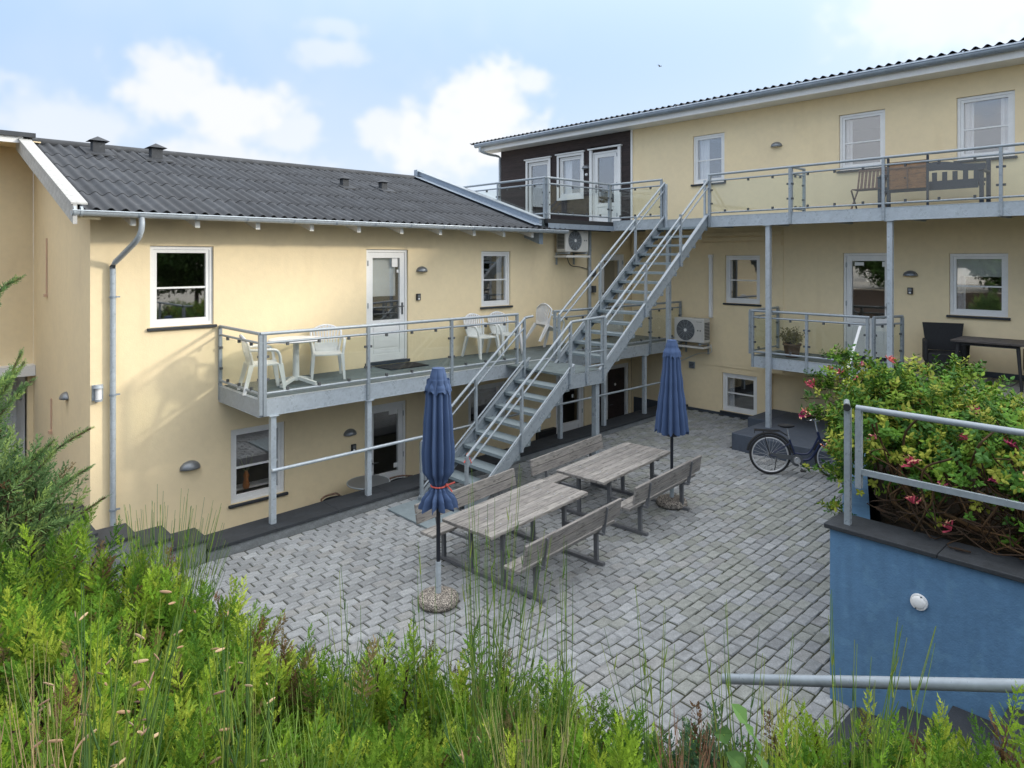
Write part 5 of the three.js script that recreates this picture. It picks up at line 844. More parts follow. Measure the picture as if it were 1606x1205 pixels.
{ // bench, folding chair and a folded table on the gallery
  const b = thing('garden_bench', 'dark painted garden bench with slatted back on the upper gallery', 'bench', V(14.2, 3.9, 0.9)), y = 0.9;
  part('seat', [box(13.95, 14.4, 3.1, 4.65, y + 0.40, y + 0.44)], M.navy2, b); part('apron', box(13.93, 13.949, 3.1, 4.65, y + 0.33, y + 0.43), M.navy2, b);
  const arch = []; for (let i = 0; i <= 16; i++) { const v = 3.1 + 1.55 * i / 16; arch.push([-v, y + 0.80 + 0.10 * Math.exp(-(((v - 3.875) / 0.4) ** 2)) + EYE]); } for (let i = 16; i >= 0; i--) { const v = 3.1 + 1.55 * i / 16; arch.push([-v, y + 0.68 + 0.06 * Math.exp(-(((v - 3.875) / 0.4) ** 2)) + EYE]); }
  part('top_rail', prism(arch, 0.035).rotateY(-Math.PI / 2).translate(14.46, 0, 0), M.navy2, b);
  part('lower_rail', box(14.42, 14.455, 3.1, 4.65, y + 0.48, y + 0.54), M.navy2, b);
  for (let i = 0; i < 9; i++) part('slat', box(14.43, 14.445, 3.2 + i * 0.165, 3.28 + i * 0.165, y + 0.541, y + 0.70), M.navy2, b);
  for (const v of [3.06, 4.69]) { part('leg', box(13.95, 14.01, v - 0.03, v + 0.03, y, y + 0.62), M.navy2, b); part('leg', box(14.42, 14.48, v - 0.03, v + 0.03, y, y + 0.88), M.navy2, b); part('arm', rbox(13.93, 14.42, v - 0.04, v + 0.04, y + 0.621, y + 0.655, 0.01), M.navy2, b); }
  const f = thing('wooden_case', 'orange brown wooden folding table leaning flat against the gallery bench', 'folding table', V(13.85, 4.2, 0.9));
  part('panel', [rbox(13.80, 13.83, 3.86, 4.47, 1.28, 1.66, 0.006)], M.oil, f); part('panel', rbox(13.80, 13.83, 3.86, 4.47, 1.67, 1.78, 0.006), M.oil, f);
  part('rim', [box(13.785, 13.80, 3.86, 4.47, 1.76, 1.78), box(13.785, 13.80, 3.86, 4.47, 1.655, 1.675), box(13.785, 13.80, 4.15, 4.17, 1.28, 1.655)], M.teak, f); part('knob', new THREE.SphereGeometry(0.014, 10, 8).translate(13.783, 1.48 + EYE, -4.2), M.dark, f);
  for (const v of [3.84, 4.49]) part('side_bar', box(13.79, 13.84, v - 0.015, v + 0.015, 0.9, 1.86), M.navy2, f);
  const c = thing('folding_chair', 'slatted brown wooden folding chair on the gallery beside the bench', 'chair', V(14.1, 4.95, 0.9));
  for (let i = 0; i < 7; i++) part('back_slat', bar(V(14.3, 4.72 + i * 0.07, 1.38), V(14.38, 4.72 + i * 0.07, 1.72), 0.045, 0.015, new THREE.Vector3(1, 0, 0)), M.teak, c);
  part('back_rail', [box(14.36, 14.39, 4.66, 5.20, 1.72, 1.76), box(14.28, 14.31, 4.66, 5.20, 1.34, 1.38)], M.teak, c);
  for (let i = 0; i < 6; i++) part('seat_slat', box(13.92 + i * 0.06, 13.965 + i * 0.06, 4.68, 5.18, 1.33, 1.35), M.teak, c);
  for (const v of [4.66, 5.20]) { part('leg', bar(V(13.9, v, 0.9), V(14.28, v, 1.34), 0.03, 0.02, new THREE.Vector3(0, 0, 1)), M.teak, c); part('leg', bar(V(14.3, v, 0.9), V(13.95, v, 1.33), 0.03, 0.02, new THREE.Vector3(0, 0, 1)), M.teak, c); part('stile', bar(V(14.28, v, 1.34), V(14.39, v, 1.76), 0.03, 0.025, new THREE.Vector3(0, 0, 1)), M.teak, c); }
}
{ // dark cane chairs in the basement walk, their backs just over the kerb
  const mk = (u, v, r, l) => { const t = thing('cane_chair', l, 'chair', new THREE.Vector3(), 'cane chairs in the basement walk'); part('seat', new THREE.CylinderGeometry(0.25, 0.23, 0.05, 28).translate(0, 0.45, 0), M.wicker, t); for (const [x, z] of [[-0.18, 0.18], [0.18, 0.18], [-0.18, -0.18], [0.18, -0.18]]) part('leg', cyl(new THREE.Vector3(x * 1.2, 0, z * 1.2), new THREE.Vector3(x, 0.43, z), 0.014), M.wicker, t);
    part('hoop', tube(Array.from({ length: 13 }, (_, i) => { const a = -0.35 + i / 12 * (Math.PI + 0.7); return new THREE.Vector3(Math.cos(a) * 0.27, 0.46 + (i > 2 && i < 10 ? 0.5 : 0.2 + 0.1 * Math.min(i, 12 - i)), -Math.sin(a) * 0.27); }), 0.016, 8, 40), M.teak, t);
    part('backrest', new THREE.CylinderGeometry(0.255, 0.24, 0.42, 20, 1, true, Math.PI * 0.6, Math.PI * 0.8).translate(0, 0.72, 0), M.wicker, t); t.position.copy(V(u, v, -4.998)); t.rotation.y = r; return t; };
  mk(5.75, 10.4, 0.5, 'dark cane chair in the basement walk below the round lamp'); mk(7.1, 10.45, -0.4, 'dark cane chair in the basement walk before the glazed door');
  const g = thing('bistro_table', 'thin metal rimmed round table in the basement walk behind the kerb', 'table', V(6.4, 10.5, -5)); const o = V(6.4, 10.5, -5);
  part('tabletop', new THREE.CylinderGeometry(0.36, 0.36, 0.02, 36).translate(o.x, o.y + 1.07, o.z), M.lampGrey, g); part('rim', new THREE.TorusGeometry(0.365, 0.014, 8, 44).rotateX(Math.PI / 2).translate(o.x, o.y + 1.07, o.z), M.galvDull, g); part('column', cyl(new THREE.Vector3(o.x, o.y + 0.03, o.z), new THREE.Vector3(o.x, o.y + 1.06, o.z), 0.03, 14), M.dark, g); part('foot', new THREE.CylinderGeometry(0.2, 0.22, 0.03, 28).translate(o.x, o.y + 0.015, o.z), M.dark, g);
}
{ // vase with dry stalks behind the basement window
  const o = V(4.62, 11.45, -3.86), t = thing('window_vase', 'orange vase with green stalks behind the basement window', 'vase', o);
  part('vase', new THREE.LatheGeometry([[0, 0], [0.045, 0], [0.06, 0.06], [0.035, 0.16], [0.05, 0.22], [0.02, 0.3]].map(q => new THREE.Vector2(...q)), 20).translate(o.x, o.y, o.z), mat([0.45, 0.14, 0.02], 0.5), t);
  const R = rng(6), s = []; for (let i = 0; i < 12; i++) { const a = R() * 6.28; s.push(cyl(new THREE.Vector3(o.x, o.y + 0.25, o.z), new THREE.Vector3(o.x + 0.12 * Math.cos(a), o.y + 0.45 + 0.12 * R(), o.z + 0.05 * Math.sin(a)), 0.005, 5, 0.003)); } part('stalks', s, mat([0.16, 0.2, 0.07], 0.8), t);
  structure('window_ledge', box(4.1, 5.3, 11.54, 11.75, -3.9, -3.865), M.white, 'inner ledge of the basement window');
}
{ // gull far off in the sky
  const c = new THREE.Vector3(0, 0, 0); const dir = new THREE.Vector3(Math.cos(YAW) + Math.sin(YAW) * 0.216, 0.281, -Math.sin(YAW) + Math.cos(YAW) * 0.216).multiplyScalar(120).add(new THREE.Vector3(0, EYE, 0));
  const b = thing('bird', 'small dark bird gliding high above the roof', 'bird', dir); const body = new THREE.SphereGeometry(0.09, 10, 8).scale(1, 0.8, 3).translate(dir.x, dir.y, dir.z);
  const wing = s => { const g = new THREE.BufferGeometry(); const p = [[0, 0.03, 0.12], [s * 0.35, 0.22, 0.08], [s * 0.75, 0.10, -0.12], [s * 0.33, 0.16, -0.1], [0, 0, -0.14]]; g.setAttribute('position', new THREE.Float32BufferAttribute([[0, 1, 3], [0, 3, 4], [1, 2, 3]].flatMap(t => t.flatMap(i => p[i])), 3)); g.computeVertexNormals(); return g.translate(dir.x, dir.y, dir.z); };
  part('body', body, M.darkGrey, b); part('wing', wing(1), M.darkGrey, b); part('wing', wing(-1), M.darkGrey, b);
}
// ---------------------------------------------------------------- the planted bank in front
const edge = [[1.05, 16], [1.05, 9.3], [1.95, 9.3], [2.0, 6.9], [4.2, 3.5], [4.5, 2.3], [4.62, -9]];
function edgeDist(u, v) { let b = 1e9; for (let i = 0; i + 1 < edge.length; i++) { const [a, c] = edge[i], [d, e] = edge[i + 1], q = clamp(((u - a) * (d - a) + (v - c) * (e - c)) / ((d - a) ** 2 + (e - c) ** 2)); b = Math.min(b, Math.hypot(u - a - q * (d - a), v - c - q * (e - c))); } return b; }
function bankSide(u, v) { // true on the camera's side of the edge
  for (let i = 0; i + 1 < edge.length; i++) { const [a, c] = edge[i], [d, e] = edge[i + 1]; if (v <= Math.max(c, e) && v >= Math.min(c, e) && c !== e) return u < a + (d - a) * (v - c) / (e - c); } return u < 1.05; }
function bankY(u, v) {
  if (!bankSide(u, v)) return -5.2;
  const s = edgeDist(u, v), h0 = -4.12 + 0.486 * clamp(2.3 - v, 0, 3.4);
  return Math.max(h0, h0 + (-2.35 - h0) * sstep(0, 3.7, s)) + 0.9 * sstep(5, 12, s) + 0.10 * (fbm(u * 1.7 + 9, v * 1.7 + 9, 64, 8, 4) - 0.5);
}
{
  const g = new THREE.PlaneGeometry(14, 26, 140, 260).rotateX(-Math.PI / 2).translate(-2.0, 0, -4.0), p = g.attributes.position;
  for (let i = 0; i < p.count; i++) p.setY(i, bankY(p.getX(i), -p.getZ(i)) + EYE);
  g.computeVertexNormals(); structure('planted_bank', g, M.soil, 'earth bank under the shrubs in front of the courtyard');
}
// point at picture direction (x, y of a 1606 x 1205 view) and depth: used once to read positions off the site
const spot = (x, y, d) => { const r = (x - 803) / 1074, u = d * (Math.cos(YAW) + Math.sin(YAW) * r), v = d * (Math.sin(YAW) - Math.cos(YAW) * r); return { u, v, y: -(y - 406) / 1074 * d }; };

function plumeGeo(seed, { L = 0.38, n = 26, spray = 0.11, leaf = 0.02, w = 0.0055, step = 0.0085, open = 0.75 }) {
  const R = rng(seed), pos = [], nor = [], A = new THREE.Vector3(), up = new THREE.Vector3(0, 1, 0);
  const quad = (o, d, s, l, ww) => { const m = o.clone().addScaledVector(d, l * 0.45), a = m.clone().addScaledVector(s, ww), b = m.clone().addScaledVector(s, -ww), e = o.clone().addScaledVector(d, l); const N = new THREE.Vector3().crossVectors(s, d).normalize(); for (const q of [o, a, e, o, e, b]) { pos.push(q.x, q.y, q.z); nor.push(N.x, N.y, N.z); } };
  const bend = (R() - 0.5) * 0.16, bz = (R() - 0.5) * 0.12;
  const stem = t => new THREE.Vector3(bend * t * t * L * 2.4, t * L, bz * t * t * L * 2.4);
  for (let i = 0; i < 9; i++) { const a = stem(i / 9), b = stem((i + 1) / 9), d = b.clone().sub(a); quad(a, d.clone().normalize(), new THREE.Vector3(1, 0, 0), d.length() * 1.2, 0.003); quad(a, d.clone().normalize(), new THREE.Vector3(0, 0, 1), d.length() * 1.2, 0.003); }
  for (let k = 0; k < n; k++) {
    const t = 0.06 + 0.94 * k / (n - 1), o = stem(t), phi = k * 2.4 + R() * 0.7, out = new THREE.Vector3(Math.cos(phi), 0, Math.sin(phi) * 0.8), op = open * (1 - 0.6 * t);
    const d = out.multiplyScalar(op).addScaledVector(up, 1 - op * 0.35).normalize(), ls = spray * (1 - 0.68 * t) * (0.75 + 0.5 * R());
    const side = new THREE.Vector3().crossVectors(d, new THREE.Vector3(R() - 0.5, R() - 0.5, R() - 0.5)).normalize(), nrm = new THREE.Vector3().crossVectors(d, side);
    for (let s = 0.012; s < ls; s += step) { const q = o.clone().addScaledVector(d, s), f = 1 - 0.5 * s / ls; for (const sg of [-1, 1]) { const tw = (R() - 0.5) * 1.1, sd = side.clone().multiplyScalar(sg).addScaledVector(nrm, tw).normalize(); const ld = d.clone().multiplyScalar(0.85).addScaledVector(sd, 0.52).normalize(), ws = new THREE.Vector3().crossVectors(ld, nrm).addScaledVector(nrm, R() - 0.5).normalize(); quad(q, ld, ws, leaf * f * (0.75 + 0.5 * R()), w * (0.6 + 0.5 * f) * 0.5); } }
    quad(o.clone().addScaledVector(d, ls * 0.9), d, side, leaf, w * 0.4);
  }
  const g = new THREE.BufferGeometry(); g.setAttribute('position', new THREE.Float32BufferAttribute(pos, 3)); g.setAttribute('normal', new THREE.Float32BufferAttribute(nor, 3)); g.setAttribute('uv', new THREE.Float32BufferAttribute(new Float32Array(pos.length / 3 * 2), 2)); return g;
}
const plumes = [1, 2, 3, 4].map(s => plumeGeo(s * 13, { L: 0.27, n: 32, spray: 0.10, leaf: 0.018, w: 0.0062, step: 0.0082, open: 1.1 }));
const bluePlumes = [1, 2, 3].map(s => plumeGeo(s * 17 + 3, { L: 0.27, n: 28, spray: 0.095, leaf: 0.017, w: 0.0075, step: 0.008, open: 1.2 }));
const conifer = leafMat([1, 1, 1], 0.28);
const GREENS = [[0.095, 0.205, 0.018], [0.15, 0.28, 0.025], [0.225, 0.35, 0.03], [0.06, 0.145, 0.016], [0.32, 0.40, 0.045], [0.19, 0.30, 0.035]], BLUES = [[0.11, 0.20, 0.075], [0.155, 0.25, 0.10], [0.20, 0.285, 0.085], [0.08, 0.155, 0.06]], BROWNISH = [[0.12, 0.10, 0.04], [0.20, 0.15, 0.07], [0.16, 0.09, 0.045]];
function shrub(name, label, group, c, r, count, o = {}) {
  const seed = o.seed ?? Math.floor((c.u * 71 + c.v * 37) * 10) + 1000, R = rng(seed), gy = o.ground ?? bankY(c.u, c.v), t = thing(name, label, 'shrub', V(c.u, c.v, gy), group), geos = o.geos || plumes, cols = o.cols || GREENS;
  const C = V(c.u, c.v, gy), hgt = o.h, d = new THREE.Object3D(), q = new THREE.Quaternion(), Y = new THREE.Vector3(0, 1, 0), tips = [];
  const sets = geos.map(() => []);
  count = Math.round(count * 1.8);
  for (let i = 0; i < count; i++) {
    const a = R() * Math.PI * 2, e = Math.asin(Math.pow(R(), o.flat ?? 0.75)), rad = 0.45 + 0.55 * Math.pow(R(), 0.45), dir = new THREE.Vector3(Math.cos(a) * Math.cos(e), Math.sin(e), Math.sin(a) * Math.cos(e));
    const lump = 0.82 + 0.36 * fbm(a * 2.5 + 20, e * 4 + seed % 50, 64, seed % 97, 3), p = new THREE.Vector3(dir.x * r, dir.y * hgt, dir.z * r).multiplyScalar(rad * lump);
    const ax = new THREE.Vector3(dir.x * 0.8, 0.25 + dir.y * 0.75, dir.z * 0.8).add(new THREE.Vector3(R() - 0.5, R() * 0.5, R() - 0.5).multiplyScalar(o.wild ?? 0.7)); if (o.lean) ax.add(o.lean); ax.normalize();
    q.setFromUnitVectors(Y, ax); d.quaternion.copy(q); d.rotateY(R() * 6.28); d.position.copy(p).addScaledVector(ax, -0.2); const s = (o.size ?? 1) * (0.75 + 0.55 * R()); d.scale.set(s * (0.9 + 0.2 * R()), s, s); d.updateMatrix();
    const col = cols[Math.floor(R() * cols.length)], br = R() < (o.brown ?? 0.07) ? BROWNISH[Math.floor(R() * 3)] : col, k = 0.8 + 0.45 * R();
    sets[Math.floor(R() * geos.length)].push([d.matrix.clone(), L3(br[0] * k, br[1] * k, br[2] * k)]); if (i % 6 === 0) tips.push(p);
  }
  sets.forEach((s, i) => { if (!s.length) return; const m = new THREE.InstancedMesh(geos[i], conifer, s.length); s.forEach(([mx, cl], k) => { m.setMatrixAt(k, mx); m.setColorAt(k, cl); }); m.name = 'foliage'; m.userData = { kind: 'stuff' }; m.castShadow = m.receiveShadow = true; t.add(m); });
  part('branches', tips.map(p => tube([C.clone().add(new THREE.Vector3((R() - 0.5) * 0.1, -0.05, (R() - 0.5) * 0.1)), C.clone().add(new THREE.Vector3(p.x * 0.4, p.y * 0.25 + 0.03, p.z * 0.4)), C.clone().add(p)], 0.008, 5, 6)), M.twig, t);
  return t;
}
const GJ = 'green spreading junipers covering the bank';
function juniperAt(x, top, d, r, n, label, o = {}) { const s = spot(x, top, d), g = bankY(s.u, s.v); return shrub(o.name || 'juniper_shrub', label, o.group || GJ, { u: s.u, v: s.v }, r, n, { h: Math.max(0.35, s.y - g - 0.12), ...o }); }
const mid = 'mound', lo = 'yellow green feathery juniper low on the bank under the broom stems';
const moundLabels = [
  'large juniper mound under the tall grey green juniper',
  'juniper mound against the slate steps beside the downpipe',
  'juniper mound round the foot of the tall broom sheaf',
  'small juniper mound between the tall broom sheaf and the paving',
  'brown flecked juniper mound at the paving corner below the slate steps',
  'juniper mound behind the broom with many tan pods',
  'juniper mound between the tall grey green juniper and the podded broom',
  'juniper mound between the two brooms that carry pods',
  'juniper mound beside the twiggy broom with few pods',
  'juniper mound under the short broom rods facing the parasol base',
  'juniper mound at the foot of the broom sheaf before the bench',
  'juniper mound with brown sprays under the few broom rods',
  'juniper mound next to the blue green juniper',
  'juniper mound before the lowest garden step by the handrail end',
  'juniper mound below the round light on the blue wall',
  'juniper mound before the upper garden steps',
  'juniper mound with many brown sprays before the garden steps'];
for (const [x, y, d, r, n, l, o] of [
  [60, 800, 4.6, 0.9, 190, mid, {}], [175, 838, 4.5, 0.6, 130, mid, {}], [225, 872, 4.2, 0.65, 160, mid, {}], [285, 905, 4.3, 0.5, 120, mid, {}], [330, 920, 4.1, 0.6, 140, mid, { brown: 0.12 }], [130, 960, 3.3, 0.7, 150, mid, {}], [-60, 900, 3.4, 0.8, 130, mid, {}],
  [285, 990, 3.3, 0.6, 150, mid, {}], [430, 1012, 3.5, 0.55, 150, mid, {}], [590, 1000, 3.5, 0.55, 160, mid, {}], [735, 1025, 3.4, 0.55, 150, mid, {}], [870, 1070, 3.3, 0.5, 140, mid, { brown: 0.1 }], [1000, 1105, 3.2, 0.5, 140, mid, {}],
  [1300, 1120, 3.1, 0.5, 140, mid, {}], [1400, 1128, 3.0, 0.45, 130, mid, {}], [1500, 1130, 3.0, 0.45, 130, mid, {}], [1590, 1120, 3.0, 0.45, 130, mid, { brown: 0.3 }],
  [60, 1090, 2.5, 0.55, 120, lo, {}], [240, 1130, 2.4, 0.5, 120, lo, {}], [430, 1140, 2.5, 0.5, 120, lo, {}], [600, 1130, 2.5, 0.5, 120, lo, {}], [780, 1150, 2.5, 0.5, 120, lo, {}], [960, 1175, 2.4, 0.5, 120, lo, {}], [1250, 1190, 2.3, 0.45, 110, lo, {}], [1420, 1195, 2.3, 0.45, 110, lo, {}], [1590, 1195, 2.3, 0.45, 110, lo, {}],
]) juniperAt(x, y, d, r, n, l === mid ? moundLabels.shift() : l, o);
juniperAt(1120, 1125, 3.0, 0.42, 120, 'blue green juniper on the bank below the tube handrail', { geos: bluePlumes, cols: [[0.05, 0.11, 0.06], [0.07, 0.14, 0.07], [0.09, 0.16, 0.05]], name: 'blue_juniper', group: null });
// the tall grey green juniper at the gable, with long drooping sprays
{
  const s = spot(-30, 700, 5.0), t = shrub('tall_juniper', 'tall grey green juniper with long drooping sprays before the gable wall', null, { u: s.u, v: s.v }, 0.78, 440, { h: 2.2, geos: bluePlumes, cols: BLUES, flat: 0.55, wild: 0.9, brown: 0.06, size: 0.95 });
  const gy = bankY(s.u, s.v), C = V(s.u, s.v, gy), R = rng(77), d = new THREE.Object3D(), Y = new THREE.Vector3(0, 1, 0);
  const arms = [[[-20, 800], [50, 745], [95, 700], [142, 672]], [[-20, 830], [60, 790], [100, 760], [140, 733]], [[-30, 720], [-5, 660], [25, 620], [50, 598]], [[-40, 700], [-10, 640], [15, 600], [38, 568]], [[-40, 560], [-20, 500], [0, 455], [32, 436]], [[-40, 640], [-15, 610], [12, 592], [34, 552]], [[-20, 860], [60, 830], [110, 815], [165, 780]], [[-20, 780], [30, 740], [60, 715], [85, 690]]];
  arms.forEach((a, k) => {
    const P = a.map(([x, y], i) => { const q = spot(x, y, 4.7 + 0.15 * i); return V(q.u, q.v, q.y); }), cv = new THREE.CatmullRomCurve3(P);
    part('branch', new THREE.TubeGeometry(cv, 14, 0.008, 5), M.twig, t);
    const ms = bluePlumes.map(() => []);
    for (let i = 0; i < 26; i++) { const f = 0.12 + 0.88 * i / 25, p = cv.getPoint(f), tg = cv.getTangent(f), sc = (1.05 - 0.7 * f) * (0.55 + 0.3 * R()); const ax = tg.clone().multiplyScalar(0.9).add(new THREE.Vector3(R() - 0.5, R() * 0.7 - 0.25, R() - 0.5).multiplyScalar(i === 25 ? 0.1 : 1.0)).normalize(); d.quaternion.setFromUnitVectors(Y, ax); d.rotateY(R() * 6.28); d.position.copy(p).sub(C).addScaledVector(ax, -0.03); d.scale.setScalar(sc); d.updateMatrix(); const c = BLUES[Math.floor(R() * 4)], kk = 0.85 + 0.4 * R(); ms[i % 3].push([d.matrix.clone(), L3(c[0] * kk * 1.1, c[1] * kk * 1.1, c[2] * kk)]); }
    ms.forEach((s2, i) => { const m = new THREE.InstancedMesh(bluePlumes[i], conifer, s2.length); s2.forEach(([mx, cl], j) => { m.setMatrixAt(j, mx); m.setColorAt(j, cl); }); m.name = 'spray'; m.userData = { kind: 'stuff' }; m.castShadow = true; t.add(m); });
  });
}
// broom: sheaves of thin green rods
const rodMats = [[0.085, 0.175, 0.02], [0.13, 0.22, 0.03], [0.055, 0.125, 0.03], [0.19, 0.25, 0.04]].map(c => mat(c, 0.7));
function rods(list, r0) { return list.map(pts => { const g = new THREE.TubeGeometry(new THREE.CatmullRomCurve3(pts), 7, 1, 4), p = g.attributes.position, cv = new THREE.CatmullRomCurve3(pts); for (let i = 0; i <= 7; i++) { const c = cv.getPointAt(i / 7), k = r0 * (1 - 0.75 * i / 7); for (let j = 0; j <= 4; j++) { const n = i * 5 + j; p.setXYZ(n, c.x + (p.getX(n) - c.x) * k, c.y + (p.getY(n) - c.y) * k, c.z + (p.getZ(n) - c.z) * k); } } return g; }); }
function broom(x, y, d, tops, n, label, o = {}) { // tops: picture points the rods reach for
  const b = spot(x, y, d), g = Math.min(b.y, bankY(b.u, b.v)), t = thing('broom_shrub', label, 'shrub', V(b.u, b.v, g), o.group), R = rng(o.seed ?? Math.floor(x * 3 + y));
  const B = V(b.u, b.v, g), lists = rodMats.map(() => []), tip = [];
  for (let i = 0; i < n; i++) {
    const q = tops[i % tops.length], e = spot(q[0] + (R() - 0.5) * (o.spread ?? 30), q[1] + (R() - 0.2) * (o.ragged ?? 60) * (i < tops.length ? 0 : 1), d + (R() - 0.5) * 0.35), E = V(e.u, e.v, e.y), s = B.clone().add(new THREE.Vector3((R() - 0.5) * 0.12, 0, (R() - 0.5) * 0.12));
    const m = s.clone().lerp(E, 0.5).add(new THREE.Vector3((R() - 0.5) * 0.05, 0.02 + R() * 0.03, (R() - 0.5) * 0.05)); lists[Math.floor(R() * 4)].push([s, m, E]); tip.push([s, m, E]);
    for (let k = 0; k < (o.side ?? 3); k++) { const f = 0.3 + 0.6 * R(), p = new THREE.CatmullRomCurve3([s, m, E]).getPoint(f), l = (0.10 + 0.16 * R()) * (1.2 - f), dd = E.clone().sub(s).normalize().add(new THREE.Vector3(R() - 0.5, R() * 0.2, R() - 0.5).multiplyScalar(0.7)).normalize(); lists[Math.floor(R() * 4)].push([p, p.clone().addScaledVector(dd, l * 0.5), p.clone().addScaledVector(dd, l).add(new THREE.Vector3(0, l * 0.15, 0))]); }
  }
  lists.forEach((l, i) => { if (l.length) part('stems', rods(l, o.r ?? 0.0042), rodMats[i], t).userData = { kind: 'stuff' }; });
  if (o.pods) { const pg = new THREE.SphereGeometry(1, 8, 6).scale(0.0042, 0.018, 0.002), pm = [mat([0.36, 0.23, 0.13], 0.7), mat([0.24, 0.15, 0.10], 0.7), mat([0.44, 0.32, 0.19], 0.7)]; for (let k = 0; k < o.pods; k++) { const c = tip[Math.floor(R() * tip.length)], p = new THREE.CatmullRomCurve3(c).getPoint(0.55 + 0.45 * R()), m = new THREE.Mesh(pg, pm[Math.floor(R() * 3)]); m.name = 'seed_pod'; m.position.copy(p).sub(t.position).add(new THREE.Vector3((R() - 0.5) * 0.06, (R() - 0.5) * 0.03, (R() - 0.5) * 0.06)); m.rotation.set(R() * 1.2 - 0.6, R() * 6, 1.1 + R() * 0.8); m.castShadow = true; const sc = 0.8 + 0.6 * R(); m.scale.setScalar(sc); t.add(m); } }
  return t;
}
broom(245, 950, 4.6, [[205, 800], [230, 785], [252, 770], [270, 800], [292, 775], [310, 792], [330, 780], [345, 800], [300, 830], [215, 835], [240, 840], [355, 860]], 100, 'tall sheaf of green broom before the slate steps and yellow wall', { spread: 24 });
broom(770, 1080, 3.1, [[742, 735], [757, 800], [772, 790], [800, 805], [812, 745], [835, 810], [850, 830], [735, 835], [728, 870], [865, 840], [760, 850], [790, 870]], 36, 'sheaf of green broom standing before the picnic table bench', { spread: 18, ragged: 90 });
broom(880, 1130, 3.0, [[882, 850], [872, 905], [893, 915], [862, 985]], 9, 'few broom rods rising before the empty paving', { spread: 14, side: 2 });
broom(690, 1090, 3.2, [[660, 850], [690, 905], [715, 930], [650, 940], [640, 985], [700, 960]], 10, 'thin broom rods rising before the stone parasol base', { spread: 16 });
broom(545, 1090, 3.1, [[537, 895], [555, 950], [525, 960], [600, 985], [570, 1000], [500, 1005]], 11, 'short broom rods over the junipers left of the parasol', { spread: 24 });
broom(1040, 1160, 2.9, [[1002, 918], [1043, 950], [1010, 1000], [985, 1030], [1055, 1010], [950, 1010], [945, 985]], 10, 'slender broom rods scattered before the lower courtyard', { spread: 14, side: 2 });
broom(1170, 1180, 2.8, [[1140, 940], [1195, 985], [1105, 985], [1240, 1000], [1130, 1040]], 12, 'slender broom rods before the end of the tube handrail', { spread: 12, side: 2 });
broom(1340, 1190, 2.7, [[1303, 925], [1340, 1010], [1370, 1030], [1408, 976], [1418, 990], [1471, 982], [1315, 1048]], 20, 'green broom rods rising before the blue retaining wall', { spread: 10, side: 2 });
broom(160, 1230, 2.2, [[125, 915], [150, 930], [180, 985], [215, 960], [285, 915], [300, 900], [255, 990], [70, 1010], [20, 1060], [230, 1040], [130, 1010], [265, 935]], 34, 'grey green broom carrying tan seed pods in the left corner of the bank', { pods: 46, spread: 30, side: 3 });
broom(370, 1200, 2.4, [[340, 960], [385, 965], [360, 1000], [400, 1010], [320, 1030], [425, 1030]], 24, 'twiggy broom with a few tan pods among the junipers', { pods: 14, spread: 26, side: 3 });
broom(800, 1210, 2.5, [[700, 1060], [760, 1050], [820, 1050], [860, 1080], [890, 1040], [745, 1100]], 30, 'pale stemmed broom low among the junipers below the bench', { pods: 6, spread: 40, side: 4 });
// dry grass and yellow sprigs between the shrubs
function tuft(x, y, d, tops, n, label, col, o = {}) { const keep = rodMats.slice(); const ms = [0, 1, 2, 3].map(i => mat(col.map(c => c * (0.75 + 0.18 * i)), 0.8)); rodMats.splice(0, 4, ...ms); const t = broom(x, y, d, tops, n, label, { side: 1, r: 0.0024, ...o }); rodMats.splice(0, 4, ...keep); t.name = numbered('grass_tuft'); t.userData.category = 'grass'; return t; }
tuft(60, 1230, 2.1, [[20, 1040], [60, 1010], [95, 1040], [140, 1060], [10, 1090]], 20, 'dry tan grass tuft among the podded broom', [0.34, 0.26, 0.13], { spread: 40 });
tuft(840, 1225, 2.3, [[770, 1090], [850, 1070], [905, 1085], [820, 1110]], 34, 'pale dry grass tuft low before the empty paving', [0.30, 0.27, 0.12], { spread: 40 });
tuft(1225, 1200, 2.6, [[1205, 1085], [1225, 1040], [1240, 1080], [1250, 1110]], 26, 'yellow sprig standing before the tube handrail', [0.36, 0.38, 0.07], { spread: 16, side: 4 });
tuft(1080, 1220, 2.4, [[1060, 1105], [1100, 1110], [1040, 1130], [1125, 1120]], 30, 'reddish brown dry twigs beside the blue green juniper', [0.22, 0.12, 0.07], { spread: 30, side: 4 });
tuft(480, 1225, 2.4, [[430, 1080], [470, 1070], [520, 1085], [560, 1100]], 34, 'fresh light green grass tuft among the junipers', [0.17, 0.28, 0.05], { spread: 50 });
{ // broad leaved weed near the handrail
  const b = spot(1170, 1230, 2.6), t = thing('broadleaf_weed', 'weed with large round green leaves among the junipers below the handrail', 'plant', V(b.u, b.v, b.y)), m = leafMat([0.10, 0.20, 0.06], 0.25);
  for (const [x, y, l, r] of [[1160, 1120, 0.085, 0.2], [1135, 1152, 0.075, 1.4], [1185, 1165, 0.08, -0.6], [1155, 1195, 0.095, 0.5], [1195, 1200, 0.08, -0.3], [1175, 1145, 0.05, 0.1]]) { const q = spot(x, y, 2.55), g = leafShape(l, l * 0.85).translate(0, -l / 2, 0).rotateX(-0.7).rotateZ(r).rotateY(-YAW + Math.PI / 2 - 0.6), P = V(q.u, q.v, q.y); part('leaf', g.translate(P.x, P.y, P.z), m, t); part('stalk', cyl(V(b.u, b.v, b.y), P, 0.003, 5), rodMats[1], t); }
}
